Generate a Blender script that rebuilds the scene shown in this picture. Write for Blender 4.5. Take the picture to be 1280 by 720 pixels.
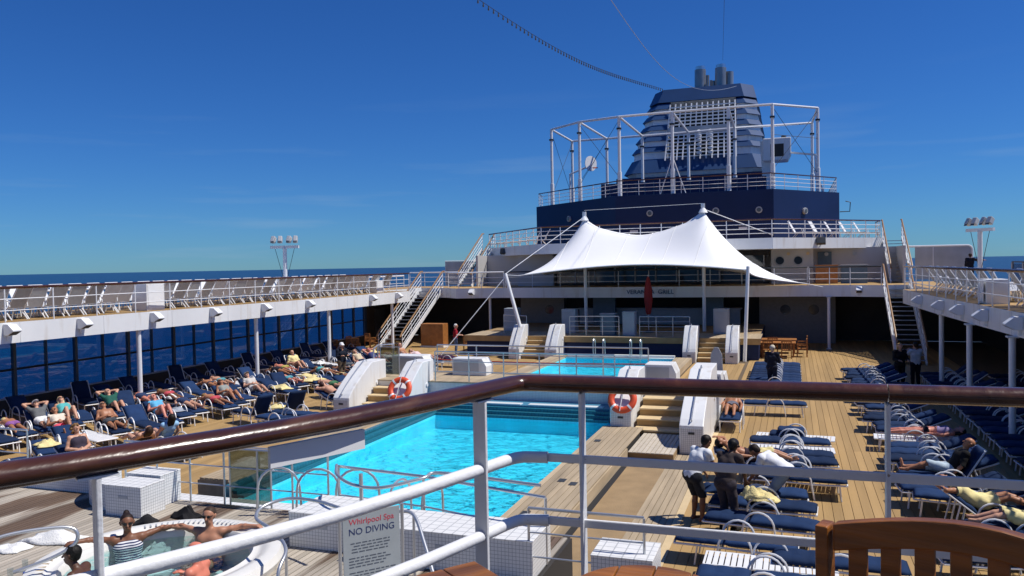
import bpy, bmesh, math, random
import numpy as np
from mathutils import Vector, Matrix
for o in list(bpy.data.objects): bpy.data.objects.remove(o)
S = bpy.context.scene
COL = S.collection
R = math.radians
random.seed(7)
# ------------------------------------------------------------------ camera
cam = bpy.data.cameras.new('camera'); camo = bpy.data.objects.new('camera', cam); COL.objects.link(camo); S.camera = camo
cam.sensor_width = 36.0; cam.lens = 28.125; cam.clip_start = 0.05; cam.clip_end = 80000
yaw, pitch, roll, EYE = R(19.3134), R(1.6608), R(1.0742), 5.0
f0 = Vector((-math.sin(yaw), math.cos(yaw), 0)); r0 = Vector((math.cos(yaw), math.sin(yaw), 0)); u0 = Vector((0, 0, 1))
fw = f0*math.cos(pitch) - u0*math.sin(pitch); u1 = u0*math.cos(pitch) + f0*math.sin(pitch)
rt = r0*math.cos(roll) - u1*math.sin(roll); up = u1*math.cos(roll) + r0*math.sin(roll)
camo.matrix_world = Matrix(((rt.x, up.x, -fw.x, 0), (rt.y, up.y, -fw.y, 0), (rt.z, up.z, -fw.z, EYE), (0, 0, 0, 1)))
# ------------------------------------------------------------------ sky, sun, exposure
SUN = Vector((0.50, 0.14, 0.85)).normalized()
W = bpy.data.worlds.new('World'); S.world = W; W.use_nodes = True
nt = W.node_tree; nt.nodes.clear()
wo = nt.nodes.new('ShaderNodeOutputWorld'); wb = nt.nodes.new('ShaderNodeBackground'); sk = nt.nodes.new('ShaderNodeTexSky')
sk.sky_type = 'NISHITA'; sk.sun_disc = False
sk.sun_elevation = math.asin(SUN.z); sk.sun_rotation = math.atan2(SUN.x, SUN.y)
sk.altitude = 300; sk.air_density = 1.0; sk.dust_density = 0.0; sk.ozone_density = 3.5
# polariser-like deepening of the blue, the same all round the sky, and a trace of cirrus low down
hs = nt.nodes.new('ShaderNodeHueSaturation'); hs.inputs['Saturation'].default_value = 1.12; hs.inputs['Value'].default_value = 0.80
tc = nt.nodes.new('ShaderNodeTexCoord'); mp = nt.nodes.new('ShaderNodeMapping'); mp.inputs['Scale'].default_value = (2.2, 2.2, 26)
no = nt.nodes.new('ShaderNodeTexNoise'); no.inputs['Scale'].default_value = 1.6; no.inputs['Detail'].default_value = 6
cr = nt.nodes.new('ShaderNodeValToRGB'); cr.color_ramp.elements[0].position = 0.55; cr.color_ramp.elements[1].position = 0.85
cr.color_ramp.elements[1].color = (0.5, 0.5, 0.5, 1)
sx = nt.nodes.new('ShaderNodeSeparateXYZ'); mr = nt.nodes.new('ShaderNodeMapRange')
mr.inputs['From Min'].default_value = 0.02; mr.inputs['From Max'].default_value = 0.22; mr.inputs['To Min'].default_value = 1; mr.inputs['To Max'].default_value = 0
ml = nt.nodes.new('ShaderNodeMath'); ml.operation = 'MULTIPLY'
mx = nt.nodes.new('ShaderNodeMix'); mx.data_type = 'RGBA'; mx.inputs[7].default_value = (3.2, 4.6, 6.2, 1)
tn_ = nt.nodes.new('ShaderNodeMix'); tn_.data_type = 'RGBA'; tn_.blend_type = 'MULTIPLY'; tn_.inputs[0].default_value = 1; tn_.inputs[7].default_value = (.27, .615, 1.15, 1)
L = nt.links.new
L(tc.outputs['Generated'], mp.inputs['Vector']); L(mp.outputs[0], no.inputs['Vector']); L(no.outputs['Fac'], cr.inputs[0])
L(tc.outputs['Generated'], sx.inputs[0]); L(sx.outputs['Z'], mr.inputs['Value']); L(cr.outputs[0], ml.inputs[0]); L(mr.outputs[0], ml.inputs[1])
L(sk.outputs[0], hs.inputs['Color']); L(ml.outputs[0], mx.inputs[0]); L(hs.outputs[0], tn_.inputs[6]); L(tn_.outputs[2], mx.inputs[6]); L(mx.outputs[2], wb.inputs[0])
wb.inputs[1].default_value = 0.096; L(wb.outputs[0], wo.inputs[0])
sl = bpy.data.lights.new('sun', 'SUN'); sl.energy = 4.9; sl.angle = R(0.53); sl.color = (1.0, 0.95, 0.88)
so = bpy.data.objects.new('sun', sl); COL.objects.link(so); so.rotation_euler = SUN.to_track_quat('Z', 'Y').to_euler(); so.location = (10, 10, 60)
S.view_settings.view_transform = 'Standard'; S.view_settings.look = 'None'; S.view_settings.gamma = 1; S.view_settings.exposure = 0.0
S.view_settings.use_curve_mapping = False
S.render.engine = 'CYCLES'
S.cycles.max_bounces = 7; S.cycles.transparent_max_bounces = 14

# ------------------------------------------------------------------ materials
def mat(name, col, rough=.5, metal=0, var=0, vscale=6, bump=0, bscale=60, coat=0, rnd=0, spec=.5, stretch=None, col2=None, c2s=3, c2lo=.5, c2hi=.7, tile=0, grout=(.25, .27, .28)):
    m = bpy.data.materials.new(name); m.use_nodes = True; n = m.node_tree; N = n.nodes.new; K = n.links.new
    b = n.nodes['Principled BSDF']; b.inputs['Roughness'].default_value = rough; b.inputs['Metallic'].default_value = metal
    b.inputs['Specular IOR Level'].default_value = spec
    if coat: b.inputs['Coat Weight'].default_value = coat; b.inputs['Coat Roughness'].default_value = .08
    b.inputs['Base Color'].default_value = (*col, 1)
    tcn = N('ShaderNodeTexCoord'); mpn = N('ShaderNodeMapping'); K(tcn.outputs['Object'], mpn.inputs['Vector'])
    if stretch: mpn.inputs['Scale'].default_value = stretch
    out = None
    if col2:
        tx = N('ShaderNodeTexNoise'); tx.inputs['Scale'].default_value = c2s; tx.inputs['Detail'].default_value = 5; K(mpn.outputs[0], tx.inputs['Vector'])
        rp = N('ShaderNodeValToRGB'); rp.color_ramp.elements[0].position = c2lo; rp.color_ramp.elements[1].position = c2hi
        rp.color_ramp.elements[0].color = (*col, 1); rp.color_ramp.elements[1].color = (*col2, 1); K(tx.outputs['Fac'], rp.inputs[0]); out = rp.outputs[0]
    if tile:
        # small mosaic: a grout line wherever two of the three object coordinates (those in the face plane) come near a joint
        geo = N('ShaderNodeNewGeometry'); sp = N('ShaderNodeSeparateXYZ'); K(tcn.outputs['Object'], sp.inputs[0]); sn = N('ShaderNodeSeparateXYZ'); K(tcn.outputs['Normal'], sn.inputs[0])
        tot = None
        for ax in 'XYZ':
            a = N('ShaderNodeMath'); a.operation = 'MULTIPLY'; a.inputs[1].default_value = 1/tile; K(sp.outputs[ax], a.inputs[0])
            fr = N('ShaderNodeMath'); fr.operation = 'FRACT'; K(a.outputs[0], fr.inputs[0])
            lt = N('ShaderNodeMath'); lt.operation = 'LESS_THAN'; lt.inputs[1].default_value = .11; K(fr.outputs[0], lt.inputs[0])
            ab = N('ShaderNodeMath'); ab.operation = 'ABSOLUTE'; K(sn.outputs[ax], ab.inputs[0])
            l2 = N('ShaderNodeMath'); l2.operation = 'LESS_THAN'; l2.inputs[1].default_value = .7; K(ab.outputs[0], l2.inputs[0])
            mu = N('ShaderNodeMath'); mu.operation = 'MULTIPLY'; K(lt.outputs[0], mu.inputs[0]); K(l2.outputs[0], mu.inputs[1])
            if tot is None: tot = mu
            else:
                mxn = N('ShaderNodeMath'); mxn.operation = 'MAXIMUM'; K(tot.outputs[0], mxn.inputs[0]); K(mu.outputs[0], mxn.inputs[1]); tot = mxn
        mc = N('ShaderNodeMix'); mc.data_type = 'RGBA'; K(tot.outputs[0], mc.inputs[0]); mc.inputs[7].default_value = (*grout, 1)
        if out: K(out, mc.inputs[6])
        else: mc.inputs[6].default_value = (*col, 1)
        out = mc.outputs[2]
    if var or rnd:
        h = N('ShaderNodeHueSaturation')
        if out: K(out, h.inputs['Color'])
        else: h.inputs['Color'].default_value = (*col, 1)
        last = None
        if var:
            t = N('ShaderNodeTexNoise'); t.inputs['Scale'].default_value = vscale; t.inputs['Detail'].default_value = 6; K(mpn.outputs[0], t.inputs['Vector'])
            r = N('ShaderNodeMapRange'); r.inputs['From Min'].default_value = .25; r.inputs['From Max'].default_value = .75
            r.inputs['To Min'].default_value = 1-var; r.inputs['To Max'].default_value = 1+var; K(t.outputs['Fac'], r.inputs['Value']); last = r.outputs[0]
        if rnd:
            oi = N('ShaderNodeObjectInfo'); r2 = N('ShaderNodeMapRange'); r2.inputs['To Min'].default_value = 1-rnd; r2.inputs['To Max'].default_value = 1+rnd; K(oi.outputs['Random'], r2.inputs['Value'])
            if last:
                mm = N('ShaderNodeMath'); mm.operation = 'MULTIPLY'; K(last, mm.inputs[0]); K(r2.outputs[0], mm.inputs[1]); last = mm.outputs[0]
            else: last = r2.outputs[0]
        K(last, h.inputs['Value']); out = h.outputs[0]
    if out: K(out, b.inputs['Base Color'])
    if bump:
        t2 = N('ShaderNodeTexNoise'); t2.inputs['Scale'].default_value = bscale; t2.inputs['Detail'].default_value = 4; K(mpn.outputs[0], t2.inputs['Vector'])
        bp = N('ShaderNodeBump'); bp.inputs['Strength'].default_value = bump; bp.inputs['Distance'].default_value = .02; K(t2.outputs['Fac'], bp.inputs['Height']); K(bp.outputs[0], b.inputs['Normal'])
    return m
M = {}
M['white'] = mat('white_paint', (.74, .75, .75), .4, var=.06, vscale=1.2, stretch=(1, 1, .14), col2=(.52, .46, .38), c2s=3.4, c2lo=.56, c2hi=.92, bump=.08, bscale=3)
M['white_clean'] = mat('white_tube', (.78, .79, .80), .35, var=.04)
M['chip'] = mat('white_tube_worn', (.72, .73, .75), .38, col2=(.30, .24, .20), c2s=26, c2lo=.71, c2hi=.75, bump=.15, bscale=40)
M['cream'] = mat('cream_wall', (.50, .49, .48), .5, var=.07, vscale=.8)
M['navy'] = mat('navy_steel', (.006, .020, .085), .5, spec=.3, var=.12, vscale=.5)
M['navy_lt'] = mat('funnel_blue', (.016, .056, .155), .42, var=.10, vscale=.7)
M['fin_under'] = mat('fin_underside', (.42, .44, .46), .6, var=.18, vscale=1.1)
M['pipe'] = mat('exhaust_steel', (.30, .31, .32), .35, .6, var=.35, vscale=1.5, stretch=(1, 1, .3))
M['fin_white'] = mat('fin_recess_paint', (.80, .81, .82), .55, var=.2, vscale=1.0, stretch=(1, 1, .3))
M['soot'] = mat('soot_steel', (.05, .055, .06), .55, .3, var=.3, vscale=2)
M['tip'] = mat('bright_steel', (.62, .63, .64), .28, 1.0)
M['steel'] = mat('stainless', (.56, .58, .60), .33, .7, var=.08)
M['stair_rail'] = mat('stair_handrail_wood', (.30, .17, .075), .45, var=.2)
M['mullion'] = mat('glazing_bar', (.085, .10, .11), .5)
M['shade_wall'] = mat('shade_toned_wall', (.20, .205, .21), .6, var=.1)  # darker copy of the wall paint, imitating shade under the terrace
M['dark_floor'] = mat('dark_near_floor', (.05, .05, .055), .9, var=.2)  # near floor coloured dark to cut bounce light on the chair
M['dark'] = mat('recess_shade_paint', (.012, .013, .015), .7)  # near-black colour standing in for shade inside openings
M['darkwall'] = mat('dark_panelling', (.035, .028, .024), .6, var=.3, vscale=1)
M['canvas'] = mat('tent_fabric', (.86, .87, .88), .7, var=.015, vscale=.6, bump=.05, bscale=8)
M['cushion'] = mat('navy_cushion', (.010, .029, .085), .85, var=.15, vscale=5, bump=.45, bscale=7, rnd=.38, spec=.2)
M['sling'] = mat('shaded_sling_mesh', (.45, .46, .475), .75, var=.1, vscale=8, rnd=.18)  # sling tone darkened, shade of the pool-facing backs put into the colour
M['sling_white'] = mat('white_sling_mesh', (.70, .71, .72), .7, var=.06, rnd=.06)
M['plank'] = mat('teak_plank', (.385, .25, .105), .6, var=.16, vscale=3, stretch=(1, .06, 1), rnd=.11, bump=.12, bscale=40, spec=.3)
M['caulk'] = mat('deck_caulk', (.12, .085, .05), .8)
M['gplank'] = mat('weathered_teak', (.40, .355, .29), .7, var=.25, vscale=5, stretch=(1, .12, 1), rnd=.14, bump=.2, bscale=50, col2=(.13, .085, .055), c2s=1.3, c2lo=.50, c2hi=.55)
M['gplank2'] = mat('weathered_pool_teak', (.40, .315, .205), .7, var=.22, vscale=5, stretch=(1, .12, 1), rnd=.15, bump=.2, bscale=50)
M['mastic'] = mat('dark_joint', (.03, .027, .025), .8)
M['mat_brown'] = mat('ribbed_brown_matting', (.30, .205, .105), .9, var=.16, vscale=2.2, bump=.6, bscale=45)
M['margin'] = mat('beige_margin', (.60, .46, .26), .6, var=.08)
M['rail'] = mat('varnished_rail', (.055, .017, .007), .27, var=.4, vscale=9, stretch=(1, .2, 1), coat=.45, bump=.16, bscale=22, col2=(.13, .055, .022), c2s=16, c2lo=.55, c2hi=.8)
M['teak'] = mat('oiled_teak_furniture', (.25, .088, .015), .42, var=.5, vscale=30, stretch=(.10, 1, 1), coat=.12, bump=.2, bscale=60, col2=(.13, .040, .008), c2s=14, c2lo=.45, c2hi=.7)
M['teak2'] = mat('far_teak_furniture', (.34, .135, .035), .5, var=.25, rnd=.15)
M['tile'] = mat('white_mosaic', (.72, .73, .73), .3, var=.05, tile=.05, grout=(.30, .32, .34))
M['tile_big'] = mat('white_paving_tile', (.74, .74, .72), .4, var=.05, tile=.15, grout=(.45, .46, .46))
M['ledge'] = mat('pool_ledge_shade_blue', (.07, .24, .36), .4, var=.1, tile=.1, grout=(.05, .16, .26))  # bridge shadow on the pool ledge, put into the tile colour
M['poolwhite'] = mat('pool_white_band', (.70, .74, .74), .35, var=.04)
M['pooltile'] = mat('pool_tile', (.075, .70, .86), .4, var=.14, vscale=1.3, tile=.12, grout=(.06, .60, .76))
M['tealtile'] = mat('pool_step_tile', (.02, .17, .24), .35, var=.15, tile=.12, grout=(.01, .08, .12))
M['tubshell'] = mat('tub_acrylic', (.72, .71, .67), .28, var=.05, col2=(.55, .47, .34), c2s=7, c2lo=.66, c2hi=.8)
M['orange'] = mat('lifebuoy_orange', (.75, .085, .025), .5, var=.08)
M['towel'] = mat('yellow_towel', (.76, .64, .30), .95, var=.12, vscale=8, bump=.8, bscale=35, rnd=.08)
M['towel_w'] = mat('white_towel', (.75, .75, .73), .95, bump=.7, bscale=35)
M['towel_o'] = mat('orange_towel', (.80, .17, .02), .95, bump=.7, bscale=35)
M['black'] = mat('black_rubber', (.012, .012, .013), .6)
M['lens'] = mat('lamp_lens', (.10, .11, .12), .15)
M['signwhite'] = mat('sign_face', (.40, .44, .45), .35, var=.05)
M['ink_blue'] = mat('sign_ink_blue', (.02, .04, .14), .5)
M['ink_red'] = mat('sign_ink_red', (.65, .05, .08), .5)
M['ink_grey'] = mat('sign_ink_grey', (.10, .12, .15), .5)
M['grill_ink'] = mat('sign_letters_blue', (.02, .10, .20), .5)
M['red'] = mat('red_canvas', (.30, .022, .02), .85, bump=.3, bscale=20)
M['bluegrey'] = mat('blue_grey_panel', (.10, .16, .21), .5, var=.1)
M['bluewhite'] = mat('pale_bar_front', (.36, .40, .43), .5, var=.08)
M['cable'] = mat('cable_dark', (.02, .02, .025), .6)
M['wire'] = mat('wire_grey', (.4, .42, .45), .4, .5)
def glass(name, tint, refl=.12, rough=.02, glossmix=None):
    m = bpy.data.materials.new(name); m.use_nodes = True; n = m.node_tree; n.nodes.clear(); N = n.nodes.new; K = n.links.new
    o = N('ShaderNodeOutputMaterial'); t = N('ShaderNodeBsdfTransparent'); t.inputs[0].default_value = (*tint, 1)
    g = N('ShaderNodeBsdfGlossy'); g.inputs['Roughness'].default_value = rough
    f = N('ShaderNodeFresnel'); f.inputs['IOR'].default_value = 1.45
    x = N('ShaderNodeMixShader')
    if glossmix is None: K(f.outputs[0], x.inputs[0])
    else: x.inputs[0].default_value = glossmix
    K(t.outputs[0], x.inputs[1]); K(g.outputs[0], x.inputs[2]); K(x.outputs[0], o.inputs[0])
    return m
M['glass'] = glass('tinted_side_glass', (.40, .62, .80), glossmix=.06)
M['screen'] = glass('grey_wind_screen', (.55, .62, .68), glossmix=.12, rough=.25)
M['balustrade'] = glass('smoked_balustrade_glass', (.45, .50, .46), glossmix=.1)
M['clear'] = glass('clear_glass', (.93, .96, .97), glossmix=.10)
M['slatpale'] = mat('pale_slats', (.52, .46, .37), .7, var=.12, rnd=.08)
M['porthole'] = mat('porthole_glass', (.015, .03, .05), .08)
M['winglass'] = mat('window_glass_dark', (.02, .035, .045), .06, spec=.7)
def water(name, tint, scale, strength, rough=.02, detail=3, fr=1.33, dist=.05):
    m = glass(name, tint, rough=rough); n = m.node_tree; N = n.nodes.new; K = n.links.new
    f = [q for q in n.nodes if q.type == 'FRESNEL'][0]; g = [q for q in n.nodes if q.type == 'BSDF_GLOSSY'][0]; f.inputs['IOR'].default_value = fr
    tcn = N('ShaderNodeTexCoord'); t = N('ShaderNodeTexNoise'); t.inputs['Scale'].default_value = scale; t.inputs['Detail'].default_value = detail; K(tcn.outputs['Object'], t.inputs['Vector'])
    b = N('ShaderNodeBump'); b.inputs['Strength'].default_value = strength; b.inputs['Distance'].default_value = dist; K(t.outputs['Fac'], b.inputs['Height'])
    K(b.outputs[0], g.inputs['Normal']); K(b.outputs[0], f.inputs['Normal'])
    return m
M['poolwater'] = water('pool_water', (.76, .97, 1.0), 2.6, .8, dist=.24, detail=5)
M['tubwater'] = water('tub_water', (.66, .88, .92), 5, .8, dist=.12)
# open sea: rough blue surface with scattered white caps
m = mat('sea_water', (.004, .035, .082), .32, spec=.5); M['sea'] = m; n = m.node_tree; N = n.nodes.new; K = n.links.new; b = n.nodes['Principled BSDF']
tcn = N('ShaderNodeTexCoord'); t1 = N('ShaderNodeTexNoise'); t1.inputs['Scale'].default_value = .10; t1.inputs['Detail'].default_value = 9; t1.inputs['Roughness'].default_value = .62; K(tcn.outputs['Object'], t1.inputs['Vector'])
bp = N('ShaderNodeBump'); bp.inputs['Strength'].default_value = .5; bp.inputs['Distance'].default_value = 3.0; K(t1.outputs['Fac'], bp.inputs['Height']); K(bp.outputs[0], b.inputs['Normal'])
t3 = N('ShaderNodeTexNoise'); t3.inputs['Scale'].default_value = .06; t3.inputs['Detail'].default_value = 8; t3.inputs['Roughness'].default_value = .7; K(tcn.outputs['Object'], t3.inputs['Vector'])
rp = N('ShaderNodeValToRGB'); rp.color_ramp.elements[0].position = .68; rp.color_ramp.elements[1].position = .74
rp.color_ramp.elements[0].color = (.004, .035, .082, 1); rp.color_ramp.elements[1].color = (.20, .29, .38, 1); K(t3.outputs['Fac'], rp.inputs[0]); K(rp.outputs[0], b.inputs['Base Color'])
m = mat('striped_fabric', (.7, .7, .72), .8); M['stripe'] = m; n = m.node_tree; w_ = n.nodes.new('ShaderNodeTexWave'); w_.inputs['Scale'].default_value = 9; w_.bands_direction = 'Z'; t_ = n.nodes.new('ShaderNodeTexCoord'); r_ = n.nodes.new('ShaderNodeValToRGB'); r_.color_ramp.interpolation = 'CONSTANT'; r_.color_ramp.elements[0].color = (.02, .03, .10, 1); r_.color_ramp.elements[1].position = .5; r_.color_ramp.elements[1].color = (.72, .72, .74, 1)
n.links.new(t_.outputs['Object'], w_.inputs['Vector']); n.links.new(w_.outputs['Fac'], r_.inputs[0]); n.links.new(r_.outputs[0], n.nodes['Principled BSDF'].inputs['Base Color'])
_cm = {}
def cmat(col, rough=.85, bump=.2):
    k = ('cloth', tuple(col))
    if k not in _cm: _cm[k] = mat('cloth_%d' % len(_cm), col, rough, var=.1, vscale=9, bump=bump, bscale=25, spec=.2)
    return _cm[k]
def smat(col):
    k = ('skin', tuple(col))
    if k not in _cm: _cm[k] = mat('skin_%d' % len(_cm), col, .48, var=.08, vscale=7, spec=.4)
    return _cm[k]

# ------------------------------------------------------------------ mesh helpers
class MB:
    def __init__(s): s.v = []; s.f = []; s.mi = []; s.cm = 0
    def add(s, vs, fs):
        o = len(s.v); s.v += [tuple(p) for p in vs]; s.f += [tuple(i+o for i in f) for f in fs]; s.mi += [s.cm]*len(fs); return s
    def box(s, c, d, rz=0, ry=0, rx=0):
        x, y, z = d[0]/2, d[1]/2, d[2]/2
        m = Matrix.Rotation(rz, 3, 'Z') @ Matrix.Rotation(ry, 3, 'Y') @ Matrix.Rotation(rx, 3, 'X'); c = Vector(c)
        vs = [c + m @ Vector((a*x, b*y, e*z)) for a in (-1, 1) for b in (-1, 1) for e in (-1, 1)]
        return s.add(vs, [(0, 1, 3, 2), (4, 6, 7, 5), (0, 4, 5, 1), (2, 3, 7, 6), (0, 2, 6, 4), (1, 5, 7, 3)])
    def b2(s, x0, x1, y0, y1, z0, z1): return s.box(((x0+x1)/2, (y0+y1)/2, (z0+z1)/2), (x1-x0, y1-y0, z1-z0))
    def bar(s, p, q, w, h=None, upv=(0, 0, 1)):
        h = h or w; p = Vector(p); q = Vector(q); d = (q-p).normalized(); u = Vector(upv)
        if abs(d.dot(u)) > .98: u = Vector((0, 1, 0))
        a = d.cross(u).normalized()*w/2; b_ = a.normalized().cross(d).normalized()*h/2
        vs = [e + i*a + j*b_ for e in (p, q) for i, j in ((-1, -1), (1, -1), (1, 1), (-1, 1))]
        return s.add(vs, [(0, 1, 2, 3), (7, 6, 5, 4), (0, 4, 5, 1), (1, 5, 6, 2), (2, 6, 7, 3), (3, 7, 4, 0)])
    def tube(s, pts, r, n=8, closed=False, sq=1.0, upv=None):
        P = [Vector(p) for p in pts]; k = len(P); rs = r if isinstance(r, (list, tuple)) else [r]*k
        vs = []; prev = None
        for i in range(k):
            if closed: t = (P[(i+1) % k]-P[i-1])
            else: t = (P[min(i+1, k-1)]-P[max(i-1, 0)])
            t.normalize()
            if upv: a = t.cross(Vector(upv)).normalized()
            elif prev is None:
                u = Vector((0, 0, 1)) if abs(t.z) < .9 else Vector((1, 0, 0)); a = t.cross(u).normalized()
            else: a = (prev - t*prev.dot(t)).normalized()
            prev = a; b_ = a.cross(t).normalized()
            vs += [P[i] + (a*math.cos(2*math.pi*j/n) + b_*sq*math.sin(2*math.pi*j/n))*rs[i] for j in range(n)]
        fs = []
        for i in range(k if closed else k-1):
            i2 = (i+1) % k
            for j in range(n): fs.append((i*n+j, i*n+(j+1) % n, i2*n+(j+1) % n, i2*n+j))
        if not closed: fs += [tuple(range(n))[::-1], tuple((k-1)*n+j for j in range(n))]
        return s.add(vs, fs)
    def lathe(s, prof, c=(0, 0, 0), n=24, a0=0, a1=2*math.pi, sx=1, sy=1):
        full = abs(a1-a0-2*math.pi) < 1e-6; m_ = n if full else n+1; k = len(prof); vs = []
        for i in range(m_):
            a = a0+(a1-a0)*i/n
            vs += [(c[0]+sx*r*math.cos(a), c[1]+sy*r*math.sin(a), c[2]+z) for r, z in prof]
        fs = [(i*k+j, ((i+1) % m_)*k+j, ((i+1) % m_)*k+j+1, i*k+j+1) for i in range(n) for j in range(k-1)]
        return s.add(vs, fs)
    def prism(s, poly, z0, z1, axis='z', at=0):
        k = len(poly)
        if axis == 'z': f = lambda a, b_, c: (a, b_, c)
        elif axis == 'x': f = lambda a, b_, c: (c, a, b_)     # poly in (y,z), extruded along x
        else: f = lambda a, b_, c: (a, c, b_)                 # poly in (x,z), extruded along y
        vs = [f(p[0], p[1], z0) for p in poly] + [f(p[0], p[1], z1) for p in poly]
        fs = [tuple(range(k))[::-1], tuple(range(k, 2*k))] + [(i, (i+1) % k, k+(i+1) % k, k+i) for i in range(k)]
        return s.add(vs, fs)
    def mesh(s, name, mats, smooth=False):
        me = bpy.data.meshes.new(name); me.from_pydata(s.v, [], s.f)
        for m_ in (mats if isinstance(mats, (list, tuple)) else [mats]): me.materials.append(m_)
        if any(s.mi): me.polygons.foreach_set('material_index', s.mi)
        bm = bmesh.new(); bm.from_mesh(me); bmesh.ops.recalc_face_normals(bm, faces=bm.faces); bm.to_mesh(me); bm.free()
        if smooth:
            me.polygons.foreach_set('use_smooth', [True]*len(me.polygons))
            try: me.set_sharp_from_angle(angle=R(40))
            except Exception: pass
        return me
    def build(s, name, mats, parent=None, smooth=False, bevel=0):
        o = bpy.data.objects.new(name, s.mesh(name, mats, smooth)); COL.objects.link(o); o.parent = parent
        if bevel:
            md = o.modifiers.new('bevel', 'BEVEL'); md.width = bevel; md.segments = 2; md.limit_method = 'ANGLE'
        return o
def inst(name, me, parent=None, loc=(0, 0, 0), rot=(0, 0, 0)):
    o = bpy.data.objects.new(name, me); COL.objects.link(o); o.parent = parent; o.location = loc; o.rotation_euler = rot; return o
def tag(o, label=None, cat=None, group=None, kind=None):
    if label: o['label'] = label
    if cat: o['category'] = cat
    if group: o['group'] = group
    if kind: o['kind'] = kind
    return o
def thing(name, label, cat, loc=(0, 0, 0), rz=0, group=None):
    o = bpy.data.objects.new(name, None); COL.objects.link(o); o.location = loc; o.rotation_euler = (0, 0, rz); o.empty_display_size = .1
    return tag(o, label, cat, group)
def dup(root, loc, rz, label=None, group=None, parent=None):
    def cp(o, par):
        c = o.copy(); COL.objects.link(c); c.parent = par
        for ch in kids.get(o.name, []): cp(ch, c)
        return c
    r = cp(root, parent); r.location = loc; r.rotation_euler = (0, 0, rz)
    if label: r['label'] = label
    if group: r['group'] = group
    return r
kids = {}
def remember(root):
    def rec(o):
        ch = [c for c in COL.objects if c.parent == o]; kids[o.name] = ch
        for c in ch: rec(c)
    rec(root); return root
ORD = 'first second third fourth fifth sixth seventh eighth ninth tenth eleventh twelfth thirteenth fourteenth fifteenth sixteenth seventeenth eighteenth nineteenth twentieth'.split()
TENS = {2: 'twenty', 3: 'thirty', 4: 'forty', 5: 'fifty'}
def nth(i):
    if i <= 20: return ORD[i-1]
    t, u = divmod(i, 10)
    return (TENS[t][:-1]+'ieth') if u == 0 else TENS[t]+'-'+ORD[u-1]
def spline(P_, k=6):
    P_ = [Vector(p) for p in P_]; Q = [P_[0]*2-P_[1]] + P_ + [P_[-1]*2-P_[-2]]; out = []
    for i in range(1, len(Q)-2):
        a, b_, c, d = Q[i-1:i+3]
        for j in range(k):
            t = j/k; out.append(.5*((2*b_)+(c-a)*t+(2*a-5*b_+4*c-d)*t*t+(3*b_-a-3*c+d)*t**3))
    return out+[P_[-1]]
def arc(c, r, a0, a1, n, u=(1, 0, 0), v=(0, 0, 1)):
    c = Vector(c); u = Vector(u); v = Vector(v)
    return [c + (u*math.cos(a0+(a1-a0)*i/n) + v*math.sin(a0+(a1-a0)*i/n))*r for i in range(n+1)]
# ================================================================== the setting
def struct(mb, name, m, parent=None, **k):
    o = mb.build(name, m, parent, **k)
    if parent is None: o['kind'] = 'structure'
    return o
struct(MB().add([(-40000, -40000, -25), (40000, -40000, -25), (40000, 40000, -25), (-40000, 40000, -25)], [(0, 1, 2, 3)]), 'sea', M['sea'])
hull = MB(); hull.b2(-27.0, -26.7, -30, 110, -26, -.05); hull.b2(10.7, 11.0, -30, 110, -26, -.05)
tag(struct(hull, 'ship_hull', M['white']), kind='structure')
# ---- pool deck: dark caulk bed with teak planks laid on it
UD = 3.55; PR = .30
P1 = (-10.85, -5.2, 13.6, 23.3); P2 = (-10.85, -5.45, 32.4, 39.0)
bed = MB()
for (a, b_, c, d) in [(-26.7, -12.6, -8, 53), (-2.2, 10.7, -8, 53), (-12.6, -2.2, -8, 6.0), (-4.05, -2.2, 6.0, 24), (-12.6, -2.2, 26.5, 32.0), (-12.6, -10.9, 32, 53), (-5.4, -2.2, 32, 53)]:
    bed.add([(a, c, -.022), (b_, c, -.022), (b_, d, -.022), (a, d, -.022)], [(0, 1, 2, 3)])
deck = struct(bed, 'pool_deck', M['caulk'])
def planks(parent, x0, x1, y0, y1, w, z, m, gap=.010, cuts=None, name='plank', th=.02):
    n = max(1, round((x1-x0)/w)); w = (x1-x0)/n
    for i in range(n):
        ys = [y0, y1]
        if cuts: ys = [y0] + sorted(random.uniform(*c) for c in cuts) + [y1]
        for a, b_ in zip(ys[:-1], ys[1:]):
            MB().b2(x0+i*w+gap/2, x0+(i+1)*w-gap/2, a+.002, b_-.002, z-th, z+random.uniform(-.0015, .0015)).build(name, m, parent)
planks(deck, -2.05, 7.2, 8, 53, .185, 0, M['plank'], cuts=[(15, 26)])
planks(deck, -25.9, -12.6, 8, 53, .195, 0, M['plank'])
planks(deck, -4.6, -2.2, 26.9, 40.2, .195, 0, M['plank'])
planks(deck, -12.55, -10.95, 26.9, 40.2, .195, 0, M['plank'])
MB().b2(-10.9, -4.65, 27.0, 32.0, -.02, .002).build('deck_infill', M['mat_brown'], deck)
MB().b2(-2.2, -2.05, 8, 24, -.02, .012).build('margin_board', M['margin'], deck)
# ribbed matting strip beside the pool and the grey boards at its edge
MB().b2(-4.02, -2.95, 6, 22.6, -.02, .004).build('matting', M['mat_brown'], deck)
planks(deck, -2.95, -2.2, 6, 22.6, .125, .012, M['gplank2'], gap=.014)
MB().b2(-4.0, -3.86, 6, 20.1, -.02, .009).build('rim_shade_strip', M['dark'], deck)  # flat dark strip painted as the shade under the pool rim
MB().b2(-12.5, -4.06, 11.55, 13.58, -.02, .28).build('pool_apron', M['tile_big'], deck)

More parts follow.
